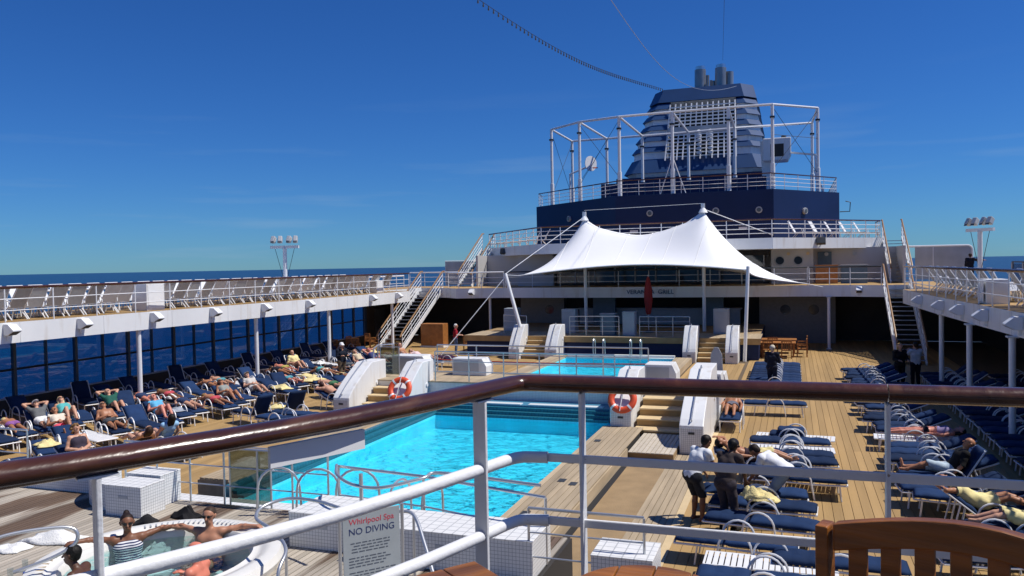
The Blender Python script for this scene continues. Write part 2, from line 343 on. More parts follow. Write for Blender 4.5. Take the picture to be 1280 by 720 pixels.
# ---- main swimming pool
def pool(P, name, label, ledge):
    x0, x1, y0, y1 = P; t = thing(name, label, 'swimming pool', ((x0+x1)/2, y0, 0))
    def B(nm, mb, m, **k):
        o = mb.build(nm, m, None, **k); o.parent = t; o.matrix_parent_inverse = Matrix.Translation(t.location).inverted(); return o
    zf = -.20
    B('basin_floor', MB().b2(x0-.3, x1+.3, y0-.3, y1+.3, zf-.1, zf), M['pooltile'])
    for a in ((x0-.15, x0, y0-.15, y1+.15), (x1, x1+.15, y0-.15, y1+.15), (x0, x1, y0-.15, y0), (x0, x1, y1, y1+.15)):
        B('basin_wall', MB().b2(a[0], a[1], a[2], a[3], zf+.001, .22), M['pooltile'])
    return t, B
t, B = pool(P1, 'swimming_pool', 'large turquoise swimming pool in the middle of the deck, nearest the camera', 1)
for k in range(3):   # stepped teal edges on the far and left sides
    B('far_step', MB().b2(P1[0], P1[1], P1[3]+.02+.16*k, P1[3]+.17+.16*k, -.1, .30+.10*k), M['tealtile'])
    B('side_step', MB().b2(P1[0]-.17-.17*k, P1[0]-.02-.17*k, P1[2]+.2, P1[3]+.50, -.1, .27+.09*k), M['tealtile'])
B('ledge', MB().b2(-11.4, -4.9, 23.8, 24.62, 0, .56), M['ledge'])
for a, b_ in ((-10.6, -8.15), (-7.9, -5.5)): B('ledge_lit_patch', MB().b2(a, b_, 23.84, 24.12, .56, .585), M['poolwhite'])  # white slabs painted as the sunlit patches of the ledge
B('rim_curb', MB().b2(-4.06, -4.00, 6, 20.1, -.02, .26), M['gplank2'])
rb = B('rim_bed', MB().b2(-5.04, -4.06, 12.0, 22.2, -.02, PR-.024), M['mastic'])
n = 8; w = 1.17/n
for i in range(n):
    a = -5.19+i*w; B('rim_board', MB().b2(a+.008, a+w-.008, 12.9, 22.6, PR-.02, PR+random.uniform(-.002, .002)), M['gplank2'])
for i in range(6):
    a = -12.35+i*.13; B('rim_board', MB().b2(a+.008, a+.122, 14.2, 23.0, .40, .455), M['gplank2'])
B('rim_bed', MB().b2(-12.4, -11.4, 14.2, 23.0, -.02, .40), M['gplank2'])
for q in ((-4.9, 20.6), (-4.75, 16.6), (-4.45, 16.4), (-4.8, 14.2), (-4.95, 18.2)):
    B('drain_cover', MB().b2(q[0]-.08, q[0]+.08, q[1]-.13, q[1]+.13, PR+.003, PR+.008), M['soot'])
tag(struct(MB().add([(P1[0], P1[2], .16), (P1[1], P1[2], .16), (P1[1], P1[3], .16), (P1[0], P1[3], .16)], [(0, 1, 2, 3)]), 'pool_water', M['poolwater']))
t, B = pool(P2, 'swimming_pool', 'smaller square swimming pool behind the footbridge, in front of the stage', 0)
for s in (0, 1):
    for i in range(6):
        a = (-5.42 if s else -11.65)+i*.13
        B('rim_board', MB().b2(a+.006, a+.124, 31.6, 39.6, .02, PR), M['gplank2'])
for i in range(5): B('rim_board', MB().b2(-10.85, -5.45, 31.65+i*.14, 31.78+i*.14, .02, PR), M['gplank2'])
for k in range(2): B('far_step', MB().b2(-10.85, -5.45, 39.02+.3*k, 39.3+.3*k, -.1, .30+.10*k), M['poolwhite'])
tag(struct(MB().add([(P2[0], P2[2], .14), (P2[1], P2[2], .14), (P2[1], P2[3], .14), (P2[0], P2[3], .14)], [(0, 1, 2, 3)]), 'pool_water', M['poolwater']))

# ---- footbridge between the pools, with its steps and cheeks
br = thing('footbridge', 'raised teak footbridge between the two pools with steps at both ends', 'footbridge', (0, 0, 0))
MB().b2(-14.2, -2.1, 24.64, 27.0, .02, 1.07).build('base', M['tile'], br)
for i in range(16): MB().b2(-14.25, -2.05, 24.6+i*.15+.004, 24.6+(i+1)*.15-.004, 1.07, 1.10).build('plank', M['gplank2'], br)
def steps(par, x0, x1, ys, ye, z0, z1, n, m=M['margin']):
    for i in range(n):
        y = ys+(ye-ys)*i/n; z = z0+(z1-z0)*(i+1)/(n+1)
        s_ = MB().b2(x0, x1, y, ye, z0+.001, z-.04).build('step', M['plank'], par)
        MB().b2(x0-.005, x1+.005, y-.04, y+(ye-ys)/n+.002, z-.04, z).build('tread', m, s_)
steps(br, -4.3, -2.85, 22.5, 24.6, .05, 1.1, 4); steps(br, -13.6, -12.35, 23.1, 24.6, .05, 1.1, 4)
MB().b2(-4.0, -2.85, 20.15, 22.45, .013, .15).build('landing', M['mat_brown'], br)
for i in range(10): MB().b2(-4.0+.115*i+.009, -4.0+.115*(i+1)-.009, 20.1, 22.45, .15, .175).build('landing_slat', M['slatpale'], br)
def cheek(x0, x1, yf, yb, zt, label, z0=0.0, zf=.75, ring=False, group='white stair cheeks'):
    t = thing('stair_cheek', label, 'stair wall', ((x0+x1)/2, yb, 0), group=group); w = (x1-x0)/2; d = yb-yf
    cur = [(-d+d*.75*math.sin(a), zf+(zt-zf)*(1-math.cos(a))) for a in [R(90)*i/8 for i in range(9)]]
    cur = [(-d, zf)] + [(-d+d*.62*(i/8)**1.25, zf+(zt-zf)*(i/8)) for i in range(1, 9)]
    MB().prism([(-d, z0), (.05, z0), (.05, zt)] + cur[::-1], -w, w, 'x').build('wall', M['white'], t, bevel=.02)
    MB().b2(-w+.04, w-.04, -d-.015, -d-.001, z0+.04, zf-.06).build('front_panel', M['tile'], t)
    MB().b2(-.08, .08, -d-.022, -d-.016, zf-.22, zf-.16).build('vent', M['soot'], t)
    off = .06; pts = [(0, -d+d*.62*q**1.25-off*.8, zf+(zt-zf)*q+off) for q in (.08, .3, .55, .8)] + [(0, -d*.36, zt+.10), (0, -d*.30, zt)]
    MB().tube([(0, pts[0][1]+.07, pts[0][2]-.05)] + pts, .018, 6).build('handrail', M['steel'], t, smooth=True)
    MB().tube([(w-.002, -d*.25, z0+1.0), (w+.03, -d*.25, z0+1.0)], .07, 10).build('lamp', M['white_clean'], t)
    if ring:
        rg = thing('life_ring', ring, 'life ring', ((x0+x1)/2+.03, yf+d*.10, zf+.26), group='orange life rings on the stair walls'); rg.rotation_euler = (R(-28), 0, 0)
        MB().tube(arc((0, -.10, 0), .33, 0, 2*math.pi, 24)[:-1], .10, 10, closed=True, sq=.75, upv=(0, 1, 0)).build('ring', M['orange'], rg, smooth=True)
        for a in (45, 135, 225, 315):
            c = Vector((.33*math.cos(R(a)), -.10, .33*math.sin(R(a)))); tv = Vector((-math.sin(R(a)), 0, math.cos(R(a))))
            MB().tube([c-tv*.03, c+tv*.03], .105, 10, sq=.77, upv=(0, 1, 0)).build('band', M['white_clean'], rg, smooth=True)
        MB().tube([(0, -.16, .62), (.0, -.185, .1), (-.03, -.19, -.38)], .012, 6).build('rope', M['towel_w'], rg)
    return t
cheek(-5.0, -4.38, 22.6, 24.9, 1.75, 'white stair wall with a life ring, left of the right-hand bridge steps', ring='orange life ring with white bands on the wall right of the pool')
cheek(-2.80, -2.18, 20.9, 24.9, 1.9, 'tall white tiled stair wall right of the right-hand bridge steps')
cheek(-14.25, -13.65, 22.7, 25.2, 1.75, 'white curved stair wall left of the left-hand bridge steps')
cheek(-12.30, -11.70, 22.9, 25.0, 1.8, 'white stair wall with a life ring, right of the left-hand bridge steps', ring='orange life ring with white bands on the wall left of the pool')
def box_bench(x0, x1, y0, y1, z0, z1, label, name='white_box'):
    t = thing(name, label, 'box', ((x0+x1)/2, (y0+y1)/2, z0)); w, d, h = (x1-x0)/2, (y1-y0)/2, z1-z0
    MB().prism([(-w, 0), (w, 0), (w, h*.55), (w-.25*w, h), (-w, h)], -d, d, 'y').build('body', M['white'], t, bevel=.015)
    MB().b2(-w+.05, w*.55, -d-.012, -d-.001, .1, h-.08).build('front_panel', M['fin_under'], t)
    return t
box_bench(-13.9, -12.5, 26.2, 26.9, 1.1, 1.75, 'white box with grey front at the left end of the footbridge')
box_bench(-11.5, -10.2, 26.2, 26.9, 1.1, 1.70, 'white box with grey front on the footbridge beside the steel railing')
box_bench(-4.5, -3.5, 25.6, 26.5, 1.1, 1.72, 'white box with grey front on the footbridge above the right-hand steps')
box_bench(-2.7, -2.2, 27.2, 28.1, 0, 1.25, 'narrow white box at the far side of the right-hand bridge steps')
box_bench(-2.9, -2.2, 29.0, 30.0, 0, 1.0, 'white tiled box behind the footbridge beside the right deck')
MB().prism([(-.22, 0), (.22, 0), (.18, .75), (.06, 1.0), (-.08, 1.0), (-.2, .75)], -.03, .03, 'y').build('paddle', M['fin_under'], tag(thing('lift_chair', 'grey pool lift chair standing behind the footbridge', 'pool lift', (-2.5, 28.5, 1.0)), 'grey pool lift seat standing on a white box behind the footbridge'))
# ---- steel railings
def railing(name, label, pts, h, nrail=3, r=.022, m='steel', spacing=1.2, cat='railing', group=None, top=None, topr=None, z=0):
    """posts and rails along a polyline of (x,y,z) floor points"""
    t = thing(name, label, cat, pts[0], group=group); o = Vector(pts[0]); P = [Vector(p)-o for p in pts]
    done = False
    for i, (a, b_) in enumerate(zip(P[:-1], P[1:])):
        k = max(1, round((b_-a).length/spacing))
        for j in range(k+1):
            if j == k and i < len(P)-2: continue
            q = a.lerp(b_, j/k); MB().tube([q, q+Vector((0, 0, h-.01))], r, 6).build('post', M[m], t, smooth=True)
    for k in range(nrail):
        zz = h*(k+1)/nrail; tp = (k == nrail-1)
        rr = (topr or r*1.15) if tp else r*.7
        MB().tube([p+Vector((0, 0, zz)) for p in P], rr, 8).build('top_rail' if tp else 'rail', M[(top or m) if tp else m], t, smooth=True)
    return t
railing('steel_railing', 'stainless railing along the near side of the footbridge', [(-11.5, 24.75, 1.1), (-5.3, 24.75, 1.1)], 1.0, 3, spacing=1.25)
railing('steel_railing', 'stainless railing along the far side of the footbridge', [(-12.4, 26.9, 1.1), (-4.6, 26.9, 1.1)], 1.0, 3, spacing=1.5)
rl = thing('red_rope', 'thin red rope strung along the far bridge railing', 'rope', (-12.4, 27.0, 1.55)); MB().tube([(i*.78, 0, -.05*math.sin(i/10*math.pi)) for i in range(11)], .022, 6).build('rope', M['red'], rl)
t = thing('glass_screen', 'smoked glass screen with steel frame by the left bridge steps', 'glass screen', (-14.0, 25.5, 1.1))
MB().b2(0, .75, -.006, .006, .06, 1.0).build('pane', M['balustrade'], t); MB().tube([(0, 0, 0), (0, 0, 1.05), (.75, 0, 1.05), (.75, 0, 0)], .02, 6).build('frame', M['steel'], t)
railing('steel_railing', 'curved stainless handrail above the left bridge steps', [(-14.1, 25.2, 1.1), (-14.6, 26.4, 1.1), (-14.2, 26.9, 1.1)], 1.0, 2)

# ---- stage below the tent
st = thing('stage', 'raised teak stage under the white tent canopy', 'stage', (0, 0, 0))
MB().b2(-17.3, -1.6, 41.55, 52.8, .02, 1.07).build('base', M['navy'], st)
for i in range(18): MB().b2(-17.4, -1.5, 41.4+i*.16+.004, 41.4+(i+1)*.16-.004, 1.07, 1.105).build('plank', M['gplank2'], st)
MB().b2(-17.3, -1.6, 44.3, 52.7, 1.07, 1.103).build('floor', M['mat_brown'], st)
MB().b2(-17.4, -1.5, 41.36, 41.40, .80, 1.10).build('edge_board', M['plank'], st)
steps(st, -13.6, -12.3, 40.2, 41.5, .02, 1.1, 4); steps(st, -4.45, -3.15, 40.2, 41.5, .02, 1.1, 4)
cheek(-14.25, -13.65, 39.9, 41.6, 1.75, 'white stair wall left of the left-hand stage steps', zf=.55)
cheek(-12.25, -11.6, 39.9, 41.6, 1.75, 'white stair wall right of the left-hand stage steps', zf=.55)
cheek(-5.15, -4.5, 39.9, 41.6, 1.75, 'white stair wall left of the right-hand stage steps', zf=.55)
cheek(-3.10, -2.5, 39.9, 41.6, 1.75, 'white stair wall right of the right-hand stage steps', zf=.55)
railing('steel_railing', 'stainless railing on the stage edge, left of the beige cabinet', [(-11.4, 41.9, 1.1), (-8.7, 41.9, 1.1)], 1.05, 4, spacing=.95)
railing('steel_railing', 'stainless railing on the stage edge, right of the beige cabinet', [(-7.6, 41.9, 1.1), (-5.0, 41.9, 1.1)], 1.05, 4, spacing=.95)
railing('steel_railing', 'stainless railing at the left end of the stage', [(-15.6, 43.0, 1.1), (-13.9, 42.0, 1.1)], 1.05, 3, spacing=.9)
def ladder(x, y, z, label):
    t = thing('pool_ladder', label, 'pool ladder', (x, y, z), group='pool ladders at the far end of the small pool')
    for s in (-.25, .25):
        MB().tube([(s, .35, -.1), (s, .35, .7)] + arc((s, .12, .7), .23, 0, math.pi, 6, (0, 1, 0)) + [(s, -.11, -.9)], .022, 6).build('handrail', M['steel'], t, smooth=True)
    for k in range(3): MB().box((0, -.11, -.1-.25*k), (.5, .06, .03)).build('rung', M['steel'], t)
ladder(-9.15, 39.0, .3, 'stainless pool ladder at the far end of the small pool, left one'); ladder(-7.3, 39.0, .3, 'stainless pool ladder at the far end of the small pool, right one')
# ---- upper side galleries
def slab(poly, z0, z1, name, top, side, parent=None):
    mb = MB(); k = len(poly); vs = [(p[0], p[1], z0) for p in poly] + [(p[0], p[1], z1) for p in poly]
    mb.add(vs, [tuple(range(k))[::-1]] + [(i, (i+1) % k, k+(i+1) % k, k+i) for i in range(k)]); o = struct(mb, name, side, parent)
    MB().add([(p[0], p[1], z1+.003) for p in poly], [tuple(range(k))]).build('deck_surface', top, o); return o
LE = [(-22.35, 6), (-22.3, 16), (-21.9, 24), (-21.6, 32), (-21.6, 43.2)]
RE = [(5.75, 6), (5.6, 20), (5.3, 26), (4.95, 33), (4.75, 40.2)]
slab(LE + [(-23.9, 43.2), (-23.9, 53.0), (-26.7, 53.0), (-26.7, 6)], 2.92, UD, 'upper_deck_port', M['plank'], M['white'])
slab([(10.7, 6), (10.7, 53), (5.95, 53), (5.95, 40.2)] + RE[::-1], 2.92, UD, 'upper_deck_starboard', M['plank'], M['white'])
for E_, sg_ in ((LE, 1), (RE, -1)):
    for y_ in range(9, 40, 3):
        x_ = float(np.interp(y_, [p[1] for p in E_], [p[0] for p in E_])); MB().box((x_+sg_*.004, y_, 3.23), (.012, .022, .61)).build('weld_seam', M['white'], [o for o in COL.objects if o.name == ('upper_deck_port' if sg_ > 0 else 'upper_deck_starboard')][0])
# terrace across the far end, with fronts that swing back beside the stairs
TER = [(-23.85, 53), (-23.85, 49.0), (-21.5, 48.2), (-20.2, 46.9), (-17.3, 47.6), (-14, 47.3), (-8, 47.1), (-2, 47.3), (.9, 47.6), (3.0, 47.3), (4.6, 46.6), (5.9, 47.0), (5.9, 53)]
ter = slab(TER, 2.92, UD, 'terrace_deck', M['plank'], M['white'])
# near deck the camera stands on
slab([(-2.6, -4), (-2.6, -.2), (-1.0, 2.62), (9, 2.66), (9, -4)], 3.40, UD, 'near_upper_deck', M['dark_floor'], M['white'])
fd = thing('unseen_sky_blocker', 'unseen deckhouse front added behind the viewpoint to hold back sky light', 'deckhouse', (0, -1.9, UD))  # unseen wall added to block sky fill on the near rail and chair
MB().b2(-9, 9, -.4, 0, 0, 6.5).build('wall', M['white'], fd)
for i in range(12): MB().b2(-8.8+i*1.48, -8.8+i*1.48+1.36, .003, .03, 1.0, 2.4).build('window', M['winglass'], fd); MB().b2(-8.8+i*1.48, -8.8+i*1.48+1.36, .003, .03, 4.0, 5.2).build('window', M['winglass'], fd)
# ---- lower far wall and dark space behind the stage
wl = thing('deckhouse', 'white deckhouse behind the tent with portholes, bar front and dark lower arcade', 'deckhouse', (0, 0, 0))
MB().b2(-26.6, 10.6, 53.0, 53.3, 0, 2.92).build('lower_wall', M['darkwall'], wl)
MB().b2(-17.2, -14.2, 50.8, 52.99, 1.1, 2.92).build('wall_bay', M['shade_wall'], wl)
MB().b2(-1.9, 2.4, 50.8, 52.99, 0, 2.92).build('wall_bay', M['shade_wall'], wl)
for x in (-15.2, -.4, 1.2):
    p = MB().tube([(x, 50.83, 1.75+.25), (x, 50.77, 2.0)], .30, 16).build('porthole', M['porthole'], wl); p['label'] = 'round dark porthole'
MB().b2(-14.2, -1.9, 51.5, 52.99, 1.1, 2.9).build('bar_shade_block', M['dark'], wl)  # solid block painted near-black as the shaded bar opening
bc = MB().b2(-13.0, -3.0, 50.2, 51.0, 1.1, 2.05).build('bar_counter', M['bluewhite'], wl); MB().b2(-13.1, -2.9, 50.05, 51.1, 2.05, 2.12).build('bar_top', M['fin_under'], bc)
MB().b2(-11.9, -10.5, 49.4, 49.8, 1.1, 2.9).build('panel', M['bluegrey'], wl); MB().b2(-5.1, -3.9, 49.4, 49.8, 1.1, 2.9).build('panel', M['bluegrey'], wl)
# upper storey
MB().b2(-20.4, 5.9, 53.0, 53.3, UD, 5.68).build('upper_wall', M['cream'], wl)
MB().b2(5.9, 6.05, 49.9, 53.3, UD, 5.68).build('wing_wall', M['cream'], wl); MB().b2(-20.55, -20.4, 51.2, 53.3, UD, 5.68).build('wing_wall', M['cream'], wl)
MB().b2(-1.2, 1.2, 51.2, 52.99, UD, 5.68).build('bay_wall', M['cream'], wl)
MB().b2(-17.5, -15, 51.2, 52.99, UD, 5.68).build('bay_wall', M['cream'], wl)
for x in (-.7, .35):
    p = MB().tube([(x, 51.24, 4.95), (x, 51.17, 4.95)], .27, 18).build('porthole', M['porthole'], wl)
    MB().tube([(x+.27*math.cos(a), 51.185, 4.95+.27*math.sin(a)) for a in [2*math.pi*i/18 for i in range(18)]], .035, 6, closed=True).build('porthole_rim', M['fin_under'], p)
for x in (2.0, 3.6): MB().tube([(x, 52.96, 5.3), (x, 52.85, 5.3)], .12, 10).build('wall_lamp', M['fin_under'], wl)
for x, c in ((-.2, 5.35), (.9, 5.35)): MB().tube([(x, 51.19, c), (x, 51.08, c)], .10, 10).build('wall_lamp', M['margin'], wl)
MB().b2(1.5, 2.3, 52.9, 52.995, UD, 5.45).build('door', M['bluegrey'], wl)
# glazed front of the upper storey
gw = -14.9
i = 0
while gw < -1.6:
    p = MB().b2(gw+.05, gw+1.25, 51.6, 51.63, UD+.15, 5.3).build('window', M['winglass'], wl); MB().b2(gw+1.26, gw+1.34, 51.57, 51.65, UD, 5.6).build('mullion', M['cream'], p); gw += 1.33
MB().b2(-15, -1.3, 51.55, 51.7, 5.3, 5.68).build('window_head', M['darkwall'], wl)
MB().b2(-15, -1.3, 51.5, 51.7, UD+.005, UD+.15).build('window_sill', M['darkwall'], wl)
# fascia lettering
def text(body, size, m, name, parent, loc, rot, ext=.004, align='CENTER', shear=0, spacing=1.0):
    c = bpy.data.curves.new(name, 'FONT'); c.body = body; c.size = size; c.align_x = align; c.extrude = ext; c.shear = shear; c.space_character = spacing
    o = bpy.data.objects.new('tmp_text', c); COL.objects.link(o); bpy.context.view_layer.update()
    me = bpy.data.meshes.new_from_object(o.evaluated_get(bpy.context.evaluated_depsgraph_get())); bpy.data.objects.remove(o)
    me.materials.clear(); me.materials.append(m); return inst(name, me, parent, loc, rot)
fs = thing('fascia_sign', 'blue letters reading VERANDA GRILL on the white fascia under the tent', 'sign', (-7.9, 47.05, 3.0))
text('VERANDA  GRILL', .36, M['grill_ink'], 'lettering', fs, (0, 0, .14), (R(90), 0, 0), .02)
um = thing('closed_parasol', 'closed dark red parasol standing on the stage in front of the grill sign', 'parasol', (-7.55, 44.4, 1.1))
MB().tube([(0, 0, 0), (0, 0, 3.2)], .03, 8).build('pole', M['steel'], um)
MB().lathe([(.10, 1.0), (.16, 1.15), (.24, 1.9), (.22, 2.4), (.12, 2.9), (.02, 3.15)], n=10).build('canopy', M['red'], um, smooth=True)
MB().lathe([(0, 0), (.3, 0), (.3, .06), (.05, .12), (0, .12)], n=14).build('base', M['soot'], um)
for x, w, h, m_, lb in ((-8.25, .65, 1.25, 'fin_under', 'beige cabinet standing at the middle of the stage edge'), (-9.4, .8, 1.15, 'bluegrey', 'blue grey cabinet behind the left stage railing')):
    t = thing('stage_cabinet', lb, 'cabinet', (x, 42.5, 1.1)); MB().b2(-w/2, w/2, -.3, .3, 0, h).build('body', M[m_], t, bevel=.015); MB().b2(-w/2-.02, w/2+.02, -.32, .32, h, h+.03).build('top', M['fin_under'], t); MB().b2(-w/2+.05, w/2-.05, -.312, -.301, .08, h-.06).build('door', M[m_], t)
for x, y, lb in ((-15.6, 44.5, 'pale upright speaker cabinet at the left end of the stage'), (-11.9, 43.8, 'white upright cabinet beside the left mast on the stage'), (-3.6, 44.2, 'white upright cabinet at the right end of the stage')):
    t = thing('speaker_cabinet', lb, 'cabinet', (x, y, 1.1)); MB().b2(-.4, .4, -.35, .35, 0, 1.35).build('body', M['bluewhite'], t, bevel=.02); MB().b2(-.33, .33, -.362, -.351, .1, 1.2).build('grille', M['fin_under'], t)
# ---- deck behind and above: sun deck with faceted white fascia
SD = 6.25
SDP = [(-21.6, 56), (-14.8, 47.4), (-1.0, 47.2), (5.35, 54.2), (5.35, 57), (5.35, 75), (-21.6, 75)]
slab(SDP, SD-.62, SD, 'sun_deck', M['plank'], M['white'])
def wrail(name, label, pts, h=1.05, n=4, spacing=1.3, r=.03, top='rail'):
    return railing(name, label, pts, h, n, r=r, m='white_clean', spacing=spacing, top=top, topr=.045)
ins = [(-21.4, 56.1, SD), (-14.7, 47.6, SD), (-1.05, 47.4, SD), (5.15, 54.3, SD), (5.15, 57.0, SD)]
wrail('sun_deck_railing', 'white railing with dark top rail round the sun deck above the tent', ins)
# navy house that carries the sports deck
BZ = 10.05
BP = [(-21.7, 70.0), (-21.2, 67.4), (-12.6, 60.0), (-1.2, 60.0), (3.45, 66.2), (3.45, 84), (-21.7, 84)]
bh = thing('navy_deckhouse', 'dark navy faceted deckhouse that carries the sports court and funnel', 'deckhouse', (0, 0, 0))
k = len(BP); mb = MB(); mb.prism(BP, SD+.004, BZ, 'z'); mb.build('wall', M['navy'], bh)
for (x, y, z_) in ((-17.3, 64.04, 8.7), (-10.0, 60.0, 8.65), (-5.2, 60.0, 8.65), (-2.2, 60.0, 8.6), (.9, 62.75, 8.55)):
    d = Vector((0, -1, 0)) if abs(y-60) < .01 else (Vector((-.7, -.72, 0)) if x < -12 else Vector((.8, -.6, 0)))
    p = MB().tube([Vector((x, y, z_))-d*.02, Vector((x, y, z_))+d*.12], .24, 12).build('porthole_lamp', M['fin_under'], bh); MB().tube([Vector((x, y, z_))+d*.121, Vector((x, y, z_))+d*.16], .15, 12).build('glass', M['lens'], p)
for x in (-11.5, -8.5, -3.6): MB().b2(x, x+.6, 59.9, 59.99, 7.25, 7.42).build('wall_light', M['white_clean'], bh)
MB().tube([(3.5, 66.5, 8.6), (4.2, 66.5, 8.6), (4.25, 66.5, 9.3), (3.9, 66.5, 9.4)], .04, 6).build('lamp_bracket', M['soot'], bh)
MB().tube([(-20.35, 69.2, 8.2), (-20.9, 69.2, 8.2), (-20.9, 69.2, 8.9)], .05, 6).build('lamp_bracket', M['soot'], bh)
brp = [(x+(.2 if x < -8 else -.2), y+.15, BZ) for x, y in BP[:6]]
wrail('sports_deck_railing', 'white railing round the sports deck at the top of the navy house', [(brp[i][0], brp[i][1], BZ) for i in range(6)], 1.15, 4, spacing=1.6)
sg = thing('solar_panel_wall', 'low navy gridded wall behind the sports deck railing', 'wall', (0, 0, 0)); MB().b2(-14.6, -1.8, 64.0, 64.2, BZ, BZ+1.35).build('wall', M['navy'], sg)
for i in range(19): MB().b2(-14.6+i*.71, -14.56+i*.71, 63.97, 63.998, BZ, BZ+1.35).build('vertical_strip', M['bluegrey'], sg)
for i in range(3): MB().b2(-14.6, -1.8, 63.968, 63.996, BZ+.3+i*.45, BZ+.34+i*.45).build('cross_strip', M['bluegrey'], sg)
# ---- tubular cage round the sports court
cg = thing('court_cage', 'tall white tubular cage round the basketball court on the navy house', 'cage', (0, 0, 0))
FRp = [(-19.6, 67.0, 16.65), (-16.4, 64.2, 16.6), (-12.4, 60.8, 16.15), (-8.35, 60.6, 16.15), (-4.3, 60.6, 16.15), (-1.25, 60.7, 16.15), (1.93, 65.6, 16.5)]
BKp = [(-19.1, 72, 16.3), (-15.4, 70, 16.0), (-11.9, 68, 15.7), (-8.0, 67.5, 15.65), (-4.28, 67, 15.65), (1.63, 70, 16.1)]
for p in FRp + BKp:
    o = MB().tube([(p[0], p[1], BZ), (p[0], p[1], p[2])], .12, 10).build('post', M['white_clean'], cg, smooth=True)
    MB().tube([(p[0], p[1], BZ), (p[0], p[1], BZ+1.9)], .17, 10).build('sleeve', M['white_clean'], o, smooth=True)
    MB().box((p[0], p[1]-.02, p[2]-.9), (.34, .3, .12)).build('clamp', M['soot'], o)
for A in (FRp, BKp):
    for a, b_ in zip(A[:-1], A[1:]): MB().tube([a, b_], .09, 8).build('beam', M['white_clean'], cg, smooth=True)
for a, b_ in ((0, 0), (1, 1), (2, 2), (3, 3), (4, 4), (6, 5)): MB().tube([FRp[a], BKp[b_]], .09, 8).build('beam', M['white_clean'], cg, smooth=True)
for a, b_ in (((-19.6, 67, 16.4), (-19.1, 72, 11)), ((-19.1, 72, 16.1), (-19.6, 67, 11)), ((-1.25, 60.7, 16), (1.93, 65.6, 11.5)), ((1.93, 65.6, 16.3), (-1.25, 60.7, 11.5)), ((-1.25, 60.7, 14), (1.93, 65.6, 14.2)), ((-16.4, 64.2, 16.4), (-12.4, 60.8, 11.5)), ((-15.4, 70, 15.8), (-19.1, 72, 11.5)), ((-12.4, 60.8, 15.9), (-16.4, 64.2, 11.5))):
    MB().tube([a, b_], .018, 5).build('stay_wire', M['cable'], cg)
for x in (-9.0, -7.7): MB().tube([(x-.3 if x < -8.6 else x+.3, 60.6, BZ), (-8.35, 60.6, BZ+2.8)], .04, 6).build('brace', M['white_clean'], cg)
hp = thing('basketball_hoop', 'small white basketball backboard with hoop inside the court cage', 'basketball hoop', (-18.8, 70.0, BZ))
MB().tube([(0, 0, 0), (0, 0, 3.0), (1.9, -.3, 3.6)], .09, 8).build('stand', M['white_clean'], hp); MB().lathe([(0, -.03), (.68, -.03), (.68, .03), (0, .03)], n=20).build('backboard', M['white_clean'], hp)
q = hp.children[1] if hp.children[1].name.startswith('backboard') else hp.children[0]; q.location = (2.0, -.3, 3.8); q.rotation_euler = (R(90), 0, R(55))
MB().tube(arc((2.5, -.75, 3.35), .23, 0, 2*math.pi, 14, (1, 0, 0), (0, 1, 0))[:-1], .03, 6, closed=True).build('hoop', M['orange'], hp)
# ---- funnel of stacked blue bands with a white grille in the middle
fn = thing('funnel', 'big blue banded ship funnel with white grille and raked sides', 'funnel', (0, 0, 0))
FY = 69.8; FC = -7.9
def hw(z): return 6.05 + (4.3-6.05)*(z-12.4)/(20.6-12.4)
def fy(z): return FY + .42*(z-12.4)
def fcx(z): return FC + .055*(z-12.4)
def band(z0, z1, full, nm='band', flare=.28, m=None, off=0):
    m = m or M['navy_lt']
    def ring(z, e):
        w = hw(z)+e; y = fy(z)-e; c = 1.0
        e_ = fcx(z)-FC; return [(-w+e_, y+8), (-w+e_, y+c*1.4), (-w+c+e_, y), (w-c+e_, y), (w+e_, y+c*1.4), (w+e_, y+8)]
    a = ring(z0, flare); b_ = ring(z1, 0); mb = MB(); k = 6
    if full:
        mb.add([(FC+p[0], p[1], z0) for p in a] + [(FC+p[0], p[1], z1) for p in b_], [(i, (i+1) % k, k+(i+1) % k, k+i) for i in range(k)] + [tuple(range(k))[::-1], tuple(range(k, 2*k))])
        return mb.build(nm, m, fn)
    o = None
    for s in (0, 1):     # left and right of the grille
        gx0, gx1 = (-2.4+.15*(z0-13)/6, 3.55-.1*(z0-13)/6)
        if s == 0: A = [a[0], a[1], a[2], (gx0, a[2][1])]; Bq = [b_[0], b_[1], b_[2], (gx0, b_[2][1])]
        else: A = [(gx1, a[3][1]), a[3], a[4], a[5]]; Bq = [(gx1, b_[3][1]), b_[3], b_[4], b_[5]]
        if s == 0: A.append((gx0, a[0][1])); Bq.append((gx0, b_[0][1]))
        else: A.append((gx1, a[5][1])); Bq.append((gx1, b_[5][1]))
        k2 = 5; mb = MB().add([(FC+p[0], p[1], z0) for p in A] + [(FC+p[0], p[1], z1) for p in Bq], [(i, (i+1) % k2, k2+(i+1) % k2, k2+i) for i in range(k2)] + [tuple(range(k2))[::-1], tuple(range(k2, 2*k2))])
        mb.build(nm, m, fn)
band(12.75, 14.0, True, 'lower_band', .25)
band(19.25, 20.5, True, 'top_band', .12)
zs = [14.25+.99*i for i in range(5)]
for z0 in zs:
    band(z0+.40, z0+.92, False, flare=.2)
    band(z0-.30, z0+.40, False, 'recess', -.16, M['fin_white'])
band(12.35, 12.75, True, 'underside', -.3, M['fin_white'])
MB().b2(FC-6.6, FC+6.0, FY-.2, FY+9, BZ, 12.35).build('plinth', M['navy'], fn)
MB().b2(FC-2.6, FC+3.8, fy(19)+.9, fy(19)+1.1, 13.9, 19.4).build('recess_back', M['dark'], fn)
